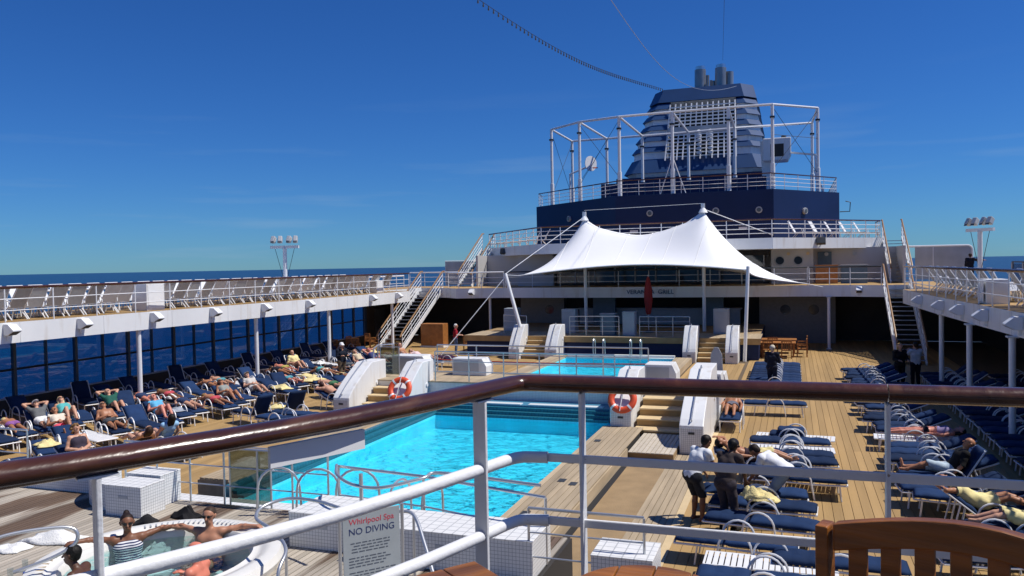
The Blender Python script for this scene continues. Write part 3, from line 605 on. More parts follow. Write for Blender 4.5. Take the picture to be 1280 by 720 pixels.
MB().add([(FC-2.2, fy(19.2)-.1, 19.2), (FC+3.4, fy(19.2)-.1, 19.2), (FC+3.4, fy(19.2)+.9, 18.6), (FC-2.2, fy(19.2)+.9, 18.6)], [(0, 1, 2, 3)]).build('recess_head', M['fin_under'], fn)
for i in range(13):
    u = i/12; x0 = -2.4+5.95*u; x1 = -2.2+5.55*u
    MB().bar((FC+x0, fy(13.6)-.30, 13.75), (FC+x1, fy(19.0)-.22, 18.95), .105, .06).build('grille_bar', M['white_clean'], fn)
for i in range(15):
    z_ = 14.05+4.9*i/15; u = (z_-13.75)/5.2; MB().bar((FC-2.4+.2*u, fy(z_)-.33, z_), (FC+3.55-.2*u, fy(z_)-.33, z_), .06, .10).build('grille_bar', M['white_clean'], fn)
MB().b2(FC-2.3, FC+3.2, fy(16.3)-.5, fy(16.3)-.25, 16.1, 16.7).build('grille_girder', M['fin_under'], fn)
for cx in (.5, 1.45):
    for k in range(6):
        MB().lathe([(.02, 0), (.20, .05), (.24, .22), (.05, .3)], (FC+cx, fy(14)-.5, 14.1+k*.36), n=8).build('vent_scoop', M['white_clean'], fn, smooth=True)
for (dx, dy, r_, h) in ((.22, 1.2, .50, 1.75), (2.0, 1.2, .50, 1.75), (2.68, 1.7, .40, 1.45), (.78, 1.6, .2, 1.3), (1.1, 1.9, .13, .9), (1.35, 1.5, .13, .75)):
    o = MB().tube([(FC+dx, fy(20)+dy, 20.2), (FC+dx+.03, fy(20)+dy, 20.45+h)], r_, 14).build('exhaust_pipe', M['pipe'], fn, smooth=True)
    if r_ > .4: MB().tube([(FC+dx+.05, fy(20)+dy, 20.45+h), (FC+dx+.04, fy(20)+dy, 20.45+h+.3)], r_*.85, 14).build('tip', M['tip'], o, smooth=True)
ca = thing('crane_house', 'white crane cabin right of the funnel base', 'cabin', (-1.75, 68.6, BZ))
MB().prism([(-.35, 0), (.45, 0), (.1, 4.6), (-.65, 4.6)], -.2, .2, 'y').build('leg', M['white'], ca)
MB().prism([(-.4, 2.9), (1.5, 2.9), (1.75, 3.4), (1.75, 4.7), (-.4, 4.7)], -1, 1, 'y').build('cabin', M['white'], ca, bevel=.08)
MB().b2(.2, 1.2, -1.03, -1.003, 3.2, 4.2).build('opening', M['darkwall'], ca); MB().lathe([(0, 4.7), (.2, 4.72), (.2, 4.95), (0, 5.0)], (1.2, 0, 0), n=12).build('lamp', M['soot'], ca)
MB().bar((1.5, 0, 3.6), (3.6, -.6, 3.2), .15).build('jib', M['white'], ca); MB().bar((3.55, -.6, 3.2), (3.6, -.6, 1.2), .12).build('strut', M['white'], ca); MB().bar((4.2, -.6, .0), (3.5, -.6, 2.0), .18).build('brace', M['white'], ca)
# ---- tent canopy
nu, nv = 97, 49
def lerp(a, b_, t): return tuple(a[i]+(b_[i]-a[i])*t for i in range(3))
FL, FRc, BRc, BL = (-14.15, 41.5, 4.40), (-2.07, 41.5, 4.52), (.72, 47.0, 3.66), (-15.0, 49.0, 4.3)
X = np.zeros((nu, nv, 3))
for i in range(nu):
    t_ = i/(nu-1); a = np.array(lerp(FL, FRc, t_)); b_ = np.array(lerp(BL, BRc, t_)); q = math.sin(math.pi*t_)
    a += np.array([0, .9*q, .42*q]); b_ += np.array([0, .8*q, .75*q])
    for j in range(nv):
        s = j/(nv-1); X[i, j] = a+(b_-a)*s
        w0, w1 = (1-t_)**3, t_**3; qq = math.sin(math.pi*s); X[i, j] += np.array([.35*qq*w0-.9*qq*w1, 0, .15*qq*w0])
PK = [(-11.45, 45.7, 7.72), (-4.63, 45.4, 7.90)]
# every point hangs between the ridge that joins the two peaks and the nearest edge
Bd = np.concatenate([X[:, 0], X[:, -1], X[0], X[-1]])
for i in range(1, nu-1):
    for j in range(1, nv-1):
        p = X[i, j]; t_ = np.clip((p[0]-PK[0][0])/(PK[1][0]-PK[0][0]), 0, 1); rx_ = PK[0][0]+(PK[1][0]-PK[0][0])*t_; ry_ = PK[0][1]+(PK[1][1]-PK[0][1])*t_
        rz_ = PK[0][2]+(PK[1][2]-PK[0][2])*t_ - 1.05*(1-abs(2*t_-1)**1.5)
        dr = math.hypot(p[0]-rx_, p[1]-ry_); db = np.hypot(Bd[:, 0]-p[0], Bd[:, 1]-p[1]); k = db < db.min()+.5; de = db.min(); ze = (Bd[k, 2]/(db[k]+.15)).sum()/(1/(db[k]+.15)).sum()
        s_ = dr/(dr+de); X[i, j, 2] = ze+(rz_-ze)*(1-s_)**(1.36-.08*(1-abs(2*t_-1)))
keep = X.copy()
for it in range(14):
    av = (X[:-2, 1:-1]+X[2:, 1:-1]+X[1:-1, :-2]+X[1:-1, 2:])/4; X[1:-1, 1:-1] = av
for p in PK:
    d = (X[:, :, 0]-p[0])**2+(X[:, :, 1]-p[1])**2; w_ = np.clip(1-np.sqrt(d)/.9, 0, 1)[..., None]; X = X*(1-w_)+keep*w_
tn = thing('tent_canopy', 'white two-peaked tensile tent canopy spread over the stage', 'tent', (0, 0, 0))
mb = MB().add([tuple(p) for p in X.reshape(-1, 3)], [(i*nv+j, (i+1)*nv+j, (i+1)*nv+j+1, i*nv+j+1) for i in range(nu-1) for j in range(nv-1)])
o = mb.build('fabric', M['canvas'], tn, smooth=True); md = o.modifiers.new('t', 'SOLIDIFY'); md.thickness = .012
for p, a in ((PK[0], 0), (PK[1], 1)):
    o = MB().tube([(p[0], p[1]+.05, 1.1), (p[0], p[1], p[2]+.25)], .10, 10).build('mast', M['white_clean'], tn, smooth=True)
    MB().lathe([(.26, -.22), (.15, -.02), (.08, .08), (.07, .14), (0, .16)], p, n=12).build('cap', M['canvas'], o, smooth=True)
    MB().b2(p[0]-.10, p[0]+.10, p[1]-.07, p[1]+.07, p[2]+.08, p[2]+.30).build('pulley', M['white_clean'], o)
for i0 in (14, 26, 40, 50, 60, 74, 86):
    MB().tube([tuple(X[i0, j]+np.array([0, 0, .008])) for j in range(0, nv, 1)], .014, 5).build('seam', M['towel_w'], tn)
edge = [tuple(X[i, 0]) for i in range(nu)]; MB().tube(edge, .03, 6).build('edge_cable', M['white_clean'], tn)
edge = [tuple(X[-1, j]) for j in range(nv)]; MB().tube(edge, .03, 6).build('edge_cable', M['white_clean'], tn)
for a, b_, r_ in (((-14.85, 41.3, 4.50), (-13.9, 40.9, 1.6), .10), ((-2.07, 41.5, 4.7), (-2.25, 41.0, .0), .09)):
    MB().tube([a, b_], r_, 10).build('post', M['white_clean'], tn, smooth=True)
for a, b_ in (((-14.8, 41.3, 4.45), FL), ((-14.8, 41.3, 4.4), (-17.8, 38.5, 0)), (PK[0], (-14.85, 41.3, 4.5)), ((PK[0][0], PK[0][1], 8.1), (PK[1][0], PK[1][1], 8.2)), (PK[1], (-1.0, 47.6, 6.4)), (BRc, (1.6, 47.4, 3.45))):
    MB().tube([a, b_], .012 if a[2] > 8 else .022, 6).build('guy_wire', M['white_clean'], tn)
# ================================================================== stairs, pillars, gallery fittings
def staircase(x0, x1, y0, z0, y1, z1, n, label, dark=False):
    t = thing('staircase', label, 'staircase', ((x0+x1)/2, y0, z0), group='white stairs between the decks'); w = (x1-x0)/2; dy = y1-y0; dz = z1-z0
    for s in (-1, 1):
        MB().bar((s*w, -.15, -.0), (s*w, dy, dz-.05), .05, .26).build('stringer', M['white'], t)
        for k, h in enumerate((.35, .62, .88)): MB().tube([(s*w, 0, h), (s*w, dy, dz+h)], .018, 6).build('rail', M['white_clean'], t)
        MB().tube([(s*w, -.25, .85), (s*w, 0, 1.1), (s*w, dy, dz+1.1), (s*w, dy+.3, dz+1.1)], .045, 8).build('handrail', M['stair_rail'], t, smooth=True)
        for k in range(6): q = k/5; MB().tube([(s*w, dy*q, dz*q), (s*w, dy*q, dz*q+1.1)], .022, 6).build('post', M['white_clean'], t)
    for i in range(n):
        q = (i+.5)/n; o = MB().b2(-w+.03, w-.03, dy*q-.12, dy*q+.14, dz*(i+1)/(n+1)-.03, dz*(i+1)/(n+1)).build('tread', M['soot'], t)
        MB().b2(-w+.03, w-.03, dy*q-.13, dy*q-.121, dz*(i+1)/(n+1)-.035, dz*(i+1)/(n+1)+.004).build('nosing', M['fin_under'], o)
    return t
staircase(-23.5, -21.9, 42.6, 0, 48.6, UD, 16, 'white stairs with wooden handrails rising to the terrace behind the left gallery')
staircase(4.6, 5.85, 41.2, 0, 46.9, UD, 16, 'stairs with wooden handrails rising to the terrace behind the right gallery')
staircase(-21.75, -20.75, 51.0, UD, 55.6, SD, 13, 'upper white stairs from the terrace to the sun deck, left of the tent')
staircase(5.3, 6.4, 50.2, UD, 54.6, SD, 13, 'upper white stairs from the terrace to the sun deck, right of the tent')
def pillar(x, y, z1, label, group='slim pillars under the galleries'):
    t = thing('pillar', label, 'pillar', (x, y, 0), group=group)
    MB().tube([(0, 0, 0), (0, 0, z1)], .085, 12).build('shaft', M['white_clean'], t, smooth=True); MB().b2(-.13, .13, -.13, .13, 0, .03).build('foot_plate', M['white'], t); MB().b2(-.13, .13, -.13, .13, z1-.04, z1-.002).build('head_plate', M['white'], t)
for i, (x, y) in enumerate(((-22.15, 22.6), (-21.95, 29.0), (-21.85, 34.6), (-21.85, 41.3))): pillar(x, y, 2.92, 'white pillar under the left gallery, %s from the camera' % nth(i+1))
for i, (x, y) in enumerate(((5.35, 23.7), (5.15, 27.9), (5.15, 32.8))): pillar(x, y, 2.92, 'shaded pillar under the right gallery, %s from the camera' % nth(i+1))
pillar(1.9, 47.5, 2.92, 'white pillar under the terrace, right of the tent'); pillar(-18.3, 47.9, 2.92, 'white pillar under the terrace, left of the tent')
# gallery railings with brown top rails
wrail('gallery_railing', 'white railing with brown wooden top rail along the left gallery', [(x-.08, y, UD) for x, y in LE], 1.05, 3, spacing=1.55, r=.022)
wrail('gallery_railing', 'white railing with brown wooden top rail along the right gallery', [(x+.08, y, UD) for x, y in RE], 1.05, 3, spacing=1.55, r=.022)
wrail('gallery_railing', 'white outboard railing of the left gallery beside the sea', [(-26.5, 8, UD), (-26.5, 52, UD)], .80, 3, spacing=2.2, r=.022, top='white_clean')
wrail('terrace_railing', 'white terrace railing left of the tent', [(-21.4, 48.4, UD), (-20.1, 47.1, UD), (-17.3, 47.8, UD)], 1.0, 3, spacing=1.3, r=.025, top='white_clean')
wrail('terrace_railing', 'thin dark terrace railing behind the grill sign', [(-17.2, 47.8, UD), (-8, 47.3, UD), (.8, 47.8, UD)], 1.0, 3, spacing=1.9, r=.018, top='soot')
wrail('terrace_railing', 'white terrace railing right of the tent', [(.9, 47.8, UD), (3.0, 47.5, UD), (4.5, 46.9, UD)], 1.0, 3, spacing=1.15, r=.025, top='soot')
wrail('terrace_railing', 'thin railing at the head of the left gallery', [(-26.4, 52.8, UD), (-23.95, 52.6, UD), (-22.1, 52.4, UD)], 1.0, 3, spacing=1.3, r=.022, top='white_clean')
for px, y in ((6.1, 53.6),):
    t = thing('windbreak', 'grey windbreak panel with white bent tube frame behind the right stairs', 'windbreak', (px+.9, y, UD))
    MB().b2(0, 3.0, -.03, .03, .1, 2.05).build('panel', M['fin_under'], t); MB().tube([(-.5, 0, 2.1), (2.8, 0, 2.1)] + arc((2.8, 0, 1.85), .25, R(90), 0, 5) + [(3.05, 0, 0)], .06, 8).build('frame', M['white_clean'], t, smooth=True); MB().b2(.95, 1.0, -.06, .06, .0, 2.05).build('mullion', M['white_clean'], t)
t = thing('windbreak', 'grey windbreak panel behind the left upper stairs', 'windbreak', (-23.9, 53.6, UD)); MB().b2(0, 2.2, -.03, .03, .05, 1.75).build('panel', M['fin_under'], t); MB().tube([(0, 0, 0), (0, 0, 1.8), (2.2, 0, 1.8), (2.2, 0, 0)], .04, 8).build('frame', M['white_clean'], t)
# outboard wind screen on the right gallery
t = thing('wind_screen', 'pale glass wind screen along the outer edge of the right gallery', 'wind screen', (10.4, 20, UD))
for i in range(13): MB().b2(-.01, .01, i*2+.05, i*2+1.95, .08, 1.05).build('pane', M['screen'], t)
for i in range(14): MB().b2(-.05, .05, i*2-.05, i*2+.05, 0, 1.1).build('post', M['cream'], t)
MB().b2(-.04, .04, 0, 26, 1.1, 1.16).build('top_rail', M['soot'], t); MB().b2(-.05, .05, 0, 26, 0.0, .08).build('sill', M['white_clean'], t)
# ---- tall side glazing below the left gallery
gl = thing('side_glazing', 'long wall of blue-tinted windows under the left gallery facing the sea', 'window wall', (-26.4, 8, 0))
MB().b2(-.1, .1, 0, 38, 0, .55).build('sill_wall', M['darkwall'], gl)
for i in range(29):
    y0 = i*1.31; thick = (i % 2 == 1)
    MB().b2(-.012, .012, y0+.04, y0+1.27, .58, 1.55).build('pane', M['glass'], gl); MB().b2(-.012, .012, y0+.04, y0+1.27, 1.62, 2.9).build('pane', M['glass'], gl)
    w = .11 if thick else .04; MB().b2(-.07, .07, y0-w/2+1.31, y0+w/2+1.31, .55, 2.915).build('mullion', M['mullion'], gl)
MB().b2(-.05, .05, 0, 38, 1.55, 1.62).build('transom', M['mastic'], gl)
MB().b2(-.08, .08, 0, 38, .55, .60).build('sill', M['fin_under'], gl)
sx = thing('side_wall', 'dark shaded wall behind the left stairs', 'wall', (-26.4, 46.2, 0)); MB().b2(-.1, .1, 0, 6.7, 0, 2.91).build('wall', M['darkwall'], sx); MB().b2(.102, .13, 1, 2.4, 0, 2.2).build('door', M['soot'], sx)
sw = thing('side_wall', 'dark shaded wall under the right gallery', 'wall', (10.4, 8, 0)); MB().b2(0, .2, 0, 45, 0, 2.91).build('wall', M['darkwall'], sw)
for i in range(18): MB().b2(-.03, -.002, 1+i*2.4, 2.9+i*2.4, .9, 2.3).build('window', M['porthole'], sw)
# ---- flood lights on the fascias
def fascia_light(x, y, z, rz, label):
    t = thing('fascia_light', label, 'flood light', (x, y, z), rz, group='square lamps on the gallery fascias')
    MB().prism([(0, -.16), (.16, -.16), (.40, -.04), (.40, .0), (.18, .18), (0, .18)], -.15, .15, 'y').build('housing', M['white_clean'], t, bevel=.01)
    MB().add([(.175, -.13, -.162), (.405, -.13, -.046), (.405, .13, -.046), (.175, .13, -.162)], [(0, 1, 2, 3)]).build('lens', M['black'], t); MB().b2(.0, .08, -.05, .05, -.30, -.16).build('bracket', M['white_clean'], t)
xe = lambda E_, y: float(np.interp(y, [p[1] for p in E_], [p[0] for p in E_]))
for i, y in enumerate((17.6, 20.1, 23.1, 26.1, 29.2, 32.4, 38.4, 41.4)): fascia_light(xe(LE, y), y, 3.33, 0, 'white square lamp on the left gallery fascia, %s from the camera' % nth(i+1))
for i, y in enumerate((23.2, 26.2, 28.9, 31.6, 35.5)): fascia_light(xe(RE, y), y, 3.28, math.pi, 'square lamp on the right gallery fascia, %s from the camera' % nth(i+1))
fascia_light(-19.2, 47.15, 3.3, R(-90), 'white square lamp on the terrace front left of the tent'); fascia_light(3.4, 47.15, 3.3, R(-90), 'white square lamp on the terrace front right of the tent')
for i, (x, y, z, lb) in enumerate(((-19.0, 52.9, 5.85, 'black flood light on the sun deck edge left of the tent'), (1.6, 50.0, 5.95, 'black flood light on the white sun deck fascia right of the tent'))):
    t = thing('flood_lamp', lb, 'flood light', (x, y, z)); MB().box((0, -.25, .1), (.5, .25, .4), rx=R(-25)).build('housing', M['soot'], t, bevel=.02); MB().b2(-.03, .03, -.2, .2, -.12, -.06).build('bracket', M['soot'], t)
t = thing('locker', 'white locker standing on the left gallery behind the railing', 'locker', (-22.9, 23.9, UD)); MB().b2(-.35, .35, -.45, .45, 0, 1.0).build('body', M['white'], t, bevel=.02); MB().b2(.352, .362, -.38, .38, .08, .94).build('door', M['white_clean'], t)
t = thing('locker', 'grey shaded locker on the right gallery behind the railing', 'locker', (5.75, 27.6, UD)); MB().b2(-.3, .3, -.45, .45, 0, .75).build('body', M['white'], t, bevel=.02); MB().b2(-.362, -.352, -.38, .38, .08, .7).build('door', M['white_clean'], t)
t = thing('locker', 'small white locker by the far end of the left gallery', 'locker', (-22.5, 40.6, UD)); MB().b2(-.3, .3, -.4, .4, 0, .7).build('body', M['white'], t, bevel=.02); MB().b2(.302, .312, -.33, .33, .06, .64).build('door', M['white_clean'], t)
# ---- light masts
def light_mast(x, y, z1, label, rz):
    t = thing('light_mast', label, 'light mast', (x, y, UD), rz, group='light masts on the galleries'); h = z1-UD
    MB().tube([(0, 0, 0), (0, 0, h)], .10, 12).build('pole', M['white_clean'], t, smooth=True); MB().b2(-.72, .72, -.06, .06, h-.02, h+.12).build('crossbar', M['white_clean'], t)
    for k, xx in enumerate((-.55, -.2, .25, .58)):
        o = MB().box((xx, -.05, h+.42), (.20, .24, .32), rx=R(-30), rz=R(-10+20*(k % 2))).build('lamp', M['fin_under'], t, bevel=.03); MB().box((xx, -.18, h+.37), (.17, .02, .27), rx=R(-30), rz=R(-10+20*(k % 2))).build('lens', M['lens'], o)
    for s in (-.5, .5): MB().tube([(s, 0, h), (s*.2, .0, h*.4), (s*.15, 0, 0)], .012, 5).build('cable', M['cable'], t)
light_mast(-23.9, 34.0, 6.05, 'white mast with four flood lights on the left gallery', R(15)); light_mast(7.8, 40.0, 6.1, 'white mast with bulky flood lights on the right gallery', R(-55))
# ================================================================== sling loungers on the galleries
def tube_mesh(pts, r, m, n=6, closed=False): return MB().tube(pts, r, n, closed).mesh('tube', m, True)
def make_sling(ang, white):
    t = thing('deck_lounger', 'x', 'lounger'); ca, sa = math.cos(R(ang)), math.sin(R(ang)); L_ = .78
    bx = lambda s, off=0: (-s*ca-off*sa, s*sa-off*ca)
    fr = MB()
    for s in (-.30, .30): fr.tube([(1.15, s, .36), (0, s, .36), (-L_*ca, s, .36+L_*sa)], .022, 6)
    fr.tube([(1.15, -.30, .36), (1.15, .30, .36)], .022, 6); fr.tube([(-L_*ca, -.30, .36+L_*sa), (-L_*ca, .30, .36+L_*sa)], .022, 6)
    fr.build('frame', M['white_clean'], t, smooth=True); sm = M['sling_white'] if white else M['sling']
    MB().b2(.0, 1.13, -.285, .285, .352, .362).build('sling_seat', sm, t)
    MB().box((-L_/2*ca, 0, .36+L_/2*sa), (L_-.03, .57, .010), ry=R(ang)).build('sling_back', sm, t)
    for s in (-.33, .33): MB().tube([(-.12, s, .42), (-.10, s, .60), (.38, s, .60), (.46, s, .36), (.52, s, 0)], .02, 6).build('arm', M['white_clean'], t, smooth=True)
    for s in (-.29, .29):
        MB().tube([(-.15, s, 0), (.15, s, .36)], .02, 6).build('leg', M['white_clean'], t, smooth=True); MB().tube([(1.0, s, .36), (1.08, s, 0)], .02, 6).build('leg', M['white_clean'], t, smooth=True)
    return remember(t)
sl_g = [make_sling(58, False), make_sling(64, False), make_sling(60, True)]; used = set()
def place(proto, loc, rz, label, group):
    if proto.name not in used:
        used.add(proto.name); proto.location = loc; proto.rotation_euler = (0, 0, rz); proto['label'] = label; proto['group'] = group; return proto
    return dup(proto, loc, rz, label, group)
y = 14.6; i = 0
while y < 42.2:
    if not 23.3 < y < 24.6: place(sl_g[(0, 1, 0, 1, 2, 1, 0, 2)[(i*5) % 8]], (xe(LE, y)-.95+random.uniform(-.12, .08), y, UD+.004), math.pi+random.uniform(-.13, .13), 'sling lounger in the inner row on the left gallery, %s from the camera' % nth(i+1), 'sling loungers facing the sea on the left gallery'); 
    i += 1; y += .67
y = 15.0; i = 0
while y < 41.5:
    place(sl_g[2 if random.random() < .75 else 0], (xe(LE, y)-3.15, y, UD+.004), random.uniform(-.08, .08), 'sling lounger in the outer row on the left gallery, %s from the camera' % nth(i+1), 'sling loungers facing the pool on the left gallery'); i += 1; y += .80
y = 19.0; i = 0
while y < 38.5:
    if not 27.0 < y < 28.2: place(sl_g[i % 2], (xe(RE, y)+1.0, y, UD+.004), random.uniform(-.06, .06), 'sling lounger in the inner row on the right gallery, %s from the camera' % nth(i+1), 'sling loungers facing the sea on the right gallery')
    i += 1; y += .74
y = 20.0; i = 0
while y < 34:
    place(sl_g[random.choice((0, 1, 2))], (xe(RE, y)+3.4, y, UD+.004), math.pi+random.uniform(-.06, .06), 'sling lounger in the outer row on the right gallery, %s from the camera' % nth(i+1), 'sling loungers along the wind screen on the right gallery'); i += 1; y += .85
# loungers at the sun deck rail
for i, (x, y, a) in enumerate(((.2, 51.0, -10), (1.4, 52.0, -20), (2.3, 53.2, -12), (3.2, 54.2, -15), (4.1, 55.4, -12))): place(sl_g[2], (x, y, SD+.004), R(a), 'white lounger behind the sun deck railing right of the tent, %s from the tent' % nth(i+1), 'white loungers on the sun deck')
for i in range(6): place(sl_g[2], (-20.2+i*.95, 56.2-i*1.1, SD+.004), R(200), 'white lounger behind the sun deck railing left of the tent, %s from the stairs' % nth(i+1), 'white loungers on the sun deck')

# ================================================================== foreground rail
LP = [Vector((x, y, 4.6)) for x, y in ((-.88, 2.56), (-.98, 2.225), (-1.11, 1.86), (-1.26, 1.545), (-1.38, 1.32), (-1.49, 1.15), (-2.3, -.2))]
A_ = LP[0]; C_ = Vector((2.4, 2.625, 4.6)); J = Vector((.262, 2.583, 4.6))
def onL(px):   # a point a given distance along the curved left-hand run
    d_ = 0
    for a, b_ in zip(LP[:-1], LP[1:]):
        l = (b_-a).length
        if d_+l >= px: return a.lerp(b_, (px-d_)/l), (b_-a).normalized()
        d_ += l
rl = thing('balcony_railing', 'near railing with thick varnished wooden handrail and white bars', 'railing', (0, 0, 0))
run = [onL(x)[0] for x in (2.3, 2.0, 1.7, 1.4, 1.1, .8, .5, .25, .05)]
MB().tube(run + [A_+Vector((.010, -.010, 0)), A_.lerp(C_, .015), A_.lerp(C_, .1), J-Vector((.002, 0, 0))], .0395, 24, sq=.70, upv=(0, 0, 1)).build('handrail', M['rail'], rl, smooth=True)
MB().tube([J+Vector((.002, 0, 0)), C_], .0395, 24, sq=.70, upv=(0, 0, 1)).build('handrail', M['rail'], rl, smooth=True)
for dz in (-.25, -.464):
    off = Vector((0, 0, dz)); MB().tube([p+off for p in run[:-1]] + [onL(.09)[0]+off, onL(.03)[0]+off+Vector((.006, -.004, 0)), A_+off+Vector((.02, -.012, 0)), A_.lerp(C_, .03)+off], .0192, 14).build('tube_bar', M['chip'], rl, smooth=True)
    MB().bar(A_.lerp(C_, .03)+off, C_+off, .012, .029).build('flat_bar', M['chip'], rl, bevel=.004)
for px in (.215, 1.37):
    p, dn = onL(px); o = MB().bar(p+Vector((0, 0, -1.05)), p+Vector((0, 0, -.028)), .05, .012, upv=dn).build('post', M['chip'], rl, bevel=.003)
    MB().box(p+Vector((0, 0, -.029)), (.08, .05, .005), rz=math.atan2(dn.y, dn.x)).build('cleat', M['white_clean'], o)
pa, pb = onL(.70)[0], onL(.98)[0]; MB().bar(pa+Vector((0, 0, -.062)), pb+Vector((0, 0, -.062)), .012, .052).build('name_plate', M['white_clean'], rl)
for x in (-.663, .262, 1.2):
    p = Vector((x, 2.57+.02*(x+.88)/3.28, 4.6)); MB().bar(p+Vector((0, 0, -1.05)), p+Vector((0, 0, -.028)), .012, .052, upv=(0, 1, 0)).build('post', M['chip'], rl, bevel=.003)
# ---- teak armchair, round table, corner of a side table
def teak_chair(loc, rz, label):
    t = thing('teak_armchair', label, 'chair', loc, rz); W_ = .28
    for s in (-W_, W_):
        MB().bar((s, 0, 0), (s, .0, .900), .026, .05, upv=(0, 1, 0)).build('leg', M['teak'], t, bevel=.004); MB().bar((s, -.46, 0), (s, -.46, .66), .036, .05, upv=(0, 1, 0)).build('leg', M['teak'], t, bevel=.004)
        MB().bar((s*1.05, .02, .67), (s*1.05, -.50, .67), .06, .025).build('arm', M['teak'], t, bevel=.006); MB().bar((s, -.02, .40), (s, -.44, .40), .022, .06).build('rail', M['teak'], t)
    n = 14; top = []; bot = []
    for i in range(n+1):
        q = i/n; x = -W_+.02+(2*W_-.04)*q; z = .905+.045*math.sin(math.pi*min(1, q*1.0)) - .03*max(0, q-.55)
        top.append((x, z)); bot.append((x, z-.056))
    MB().prism(bot + top[::-1], -.016, .016, 'y').build('top_rail', M['teak'], t, bevel=.004)
    MB().bar((-W_, 0, .42), (W_, 0, .42), .024, .06).build('lower_rail', M['teak'], t)
    for i in range(8):
        x = -W_+.065+i*(2*W_-.13)/7; zt = .905+.045*math.sin(math.pi*(x+W_-.02)/(2*W_-.04))-.03*max(0, (x+W_-.02)/(2*W_-.04)-.55)-.05; MB().bar((x, .002, .44), (x, .002, zt), .036, .014, upv=(0, 1, 0)).build('slat', M['teak'], t, bevel=.003)
    for i in range(6): MB().bar((-W_+.02, -.06-i*.075, .435), (W_-.02, -.06-i*.075, .435), .06, .018).build('seat_slat', M['teak'], t)
    return t
teak_chair((.323, 1.664, UD+.004), R(-20), 'teak armchair with slatted back at the bottom right, nearest the camera')
t = thing('teak_table', 'small round teak table at the bottom edge in front of the railing', 'table', (-.305, 1.70, UD))
for i in range(4):
    x0, x1 = -.168+i*.084, -.168+(i+1)*.084-.003; poly = []
    for k in range(9): x = x0+(x1-x0)*k/8; poly.append((x, math.sqrt(max(.0005, .17**2-x*x))))
    poly += [(x, -y) for x, y in poly[::-1]]; MB().prism(poly, .705, .735, 'z').build('top_board', M['teak'], t, bevel=.003)
MB().tube([(0, 0, 0), (0, 0, .70)], .03, 10).build('pedestal', M['teak'], t)
for a in range(4): MB().bar((0, 0, .05), (.2*math.cos(R(45+90*a)), .2*math.sin(R(45+90*a)), .02), .05, .04).build('foot', M['teak'], t)
t = thing('teak_side_table', 'corner of a teak side table showing at the bottom edge left of the round table', 'table', (-.80, 1.85, UD), R(52))
for i in range(2): MB().b2(-.1+i*.1, -.1+(i+1)*.1-.003, -.1, .1, .62, .65).build('top_board', M['teak'], t, bevel=.003)
for a in (-.07, .07):
    for b_ in (-.07, .07): MB().b2(a-.02, a+.02, b_-.02, b_+.02, 0, .62).build('leg', M['teak'], t)
# ================================================================== whirlpool terrace
TZ = .90
TC = (-8.25, 8.65)
tp = struct(MB().b2(-17, TC[0]-1.2, 2.0, 11.5, .0, TZ-.022).b2(TC[0]+1.2, -3.15, 2.0, 11.5, .0, TZ-.022).b2(TC[0]-1.2, TC[0]+1.2, 2.0, TC[1]-1.2, .0, TZ-.022).b2(TC[0]-1.2, TC[0]+1.2, TC[1]+1.2, 11.5, .0, TZ-.022), 'whirlpool_platform', M['mastic'])
def tub_planks():
    w = .10; x = -16.9
    while x < -3.3:
        dx = abs(x+w/2-TC[0]); segs = [(4.0, 11.45)]
        if dx < 1.55: h = math.sqrt(1.55**2-dx*dx); segs = [(4.0, TC[1]-h), (TC[1]+h, 11.45)]
        for a, b_ in segs:
            if b_-a > .05 and (b_ > 6.0): MB().b2(x+.009, x+w-.009, a, b_, TZ-.02, TZ+random.uniform(-.0012, .0012)).build('plank', M['gplank'], tp)
        x += w
tub_planks()
tb = thing('hot_tub', 'round white whirlpool tub with bathers at the lower left', 'hot tub', (TC[0], TC[1], TZ))
MB().lathe([(1.62, 0), (1.66, .10), (1.62, .19), (1.50, .215), (1.40, .20), (1.36, .16), (1.30, .15), (1.24, .17), (1.20, .12), (1.17, -.35), (.95, -.38), (.90, -.80), (0, -.82)], n=72).build('shell', M['tubshell'], tb, smooth=True)
for i in range(20): a = R(80+i*3.2); MB().box((1.43*math.cos(a), 1.43*math.sin(a), .207), (.10, .022, .012), rz=a).build('overflow_slot', M['fin_under'], tb)
for i in range(16): a = R(200+i*5); MB().box((1.43*math.cos(a), 1.43*math.sin(a), .209), (.10, .014, .006), rz=a).build('overflow_slot', M['margin'], tb)
wv = []; n_r, n_a = 10, 40
tw = MB().lathe([(0.001, .065)] + [(1.185*i/n_r, .065) for i in range(1, n_r+1)], (TC[0], TC[1], TZ), n=n_a).build('tub_water', M['tubwater'], smooth=True); tw['kind'] = 'structure'
# tiled parapets
def tiled(x0, x1, y0, y1, z0, z1, label, rz=0, name='tiled_block'):
    t = thing(name, label, 'tiled block', ((x0+x1)/2, (y0+y1)/2, z0), rz, group='white mosaic blocks round the whirlpool terrace'); w, d, h = (x1-x0)/2, (y1-y0)/2, z1-z0
    MB().b2(-w, w, -d, d, 0, h-.02).build('body', M['tile'], t); MB().b2(-w-.006, w+.006, -d-.006, d+.006, h-.02, h).build('top_slab', M['tile_big'], t, bevel=.006)
    MB().b2(-.10, .10, -d-.006, -d-.001, h-.22, h-.17).build('vent', M['fin_under'], t); return t
tiled(-5.75, -3.2, 9.72, 10.55, TZ, 1.42, 'long white tiled parapet by the pool, right of the sign')
tiled(-7.05, -5.95, 9.95, 10.85, TZ, 1.42, 'white tiled parapet by the pool, left of the sign')
tiled(-2.38, -1.62, 9.55, 10.2, 0, 1.4, 'white tiled pier on the right of the pool passage')
tiled(-11.0, -10.24, 10.38, 10.92, TZ, 1.42, 'white tiled cube behind the hot tub, nearer one')
tiled(-11.15, -10.4, 11.0, 11.48, TZ, 1.45, 'white tiled cube behind the hot tub, further one')
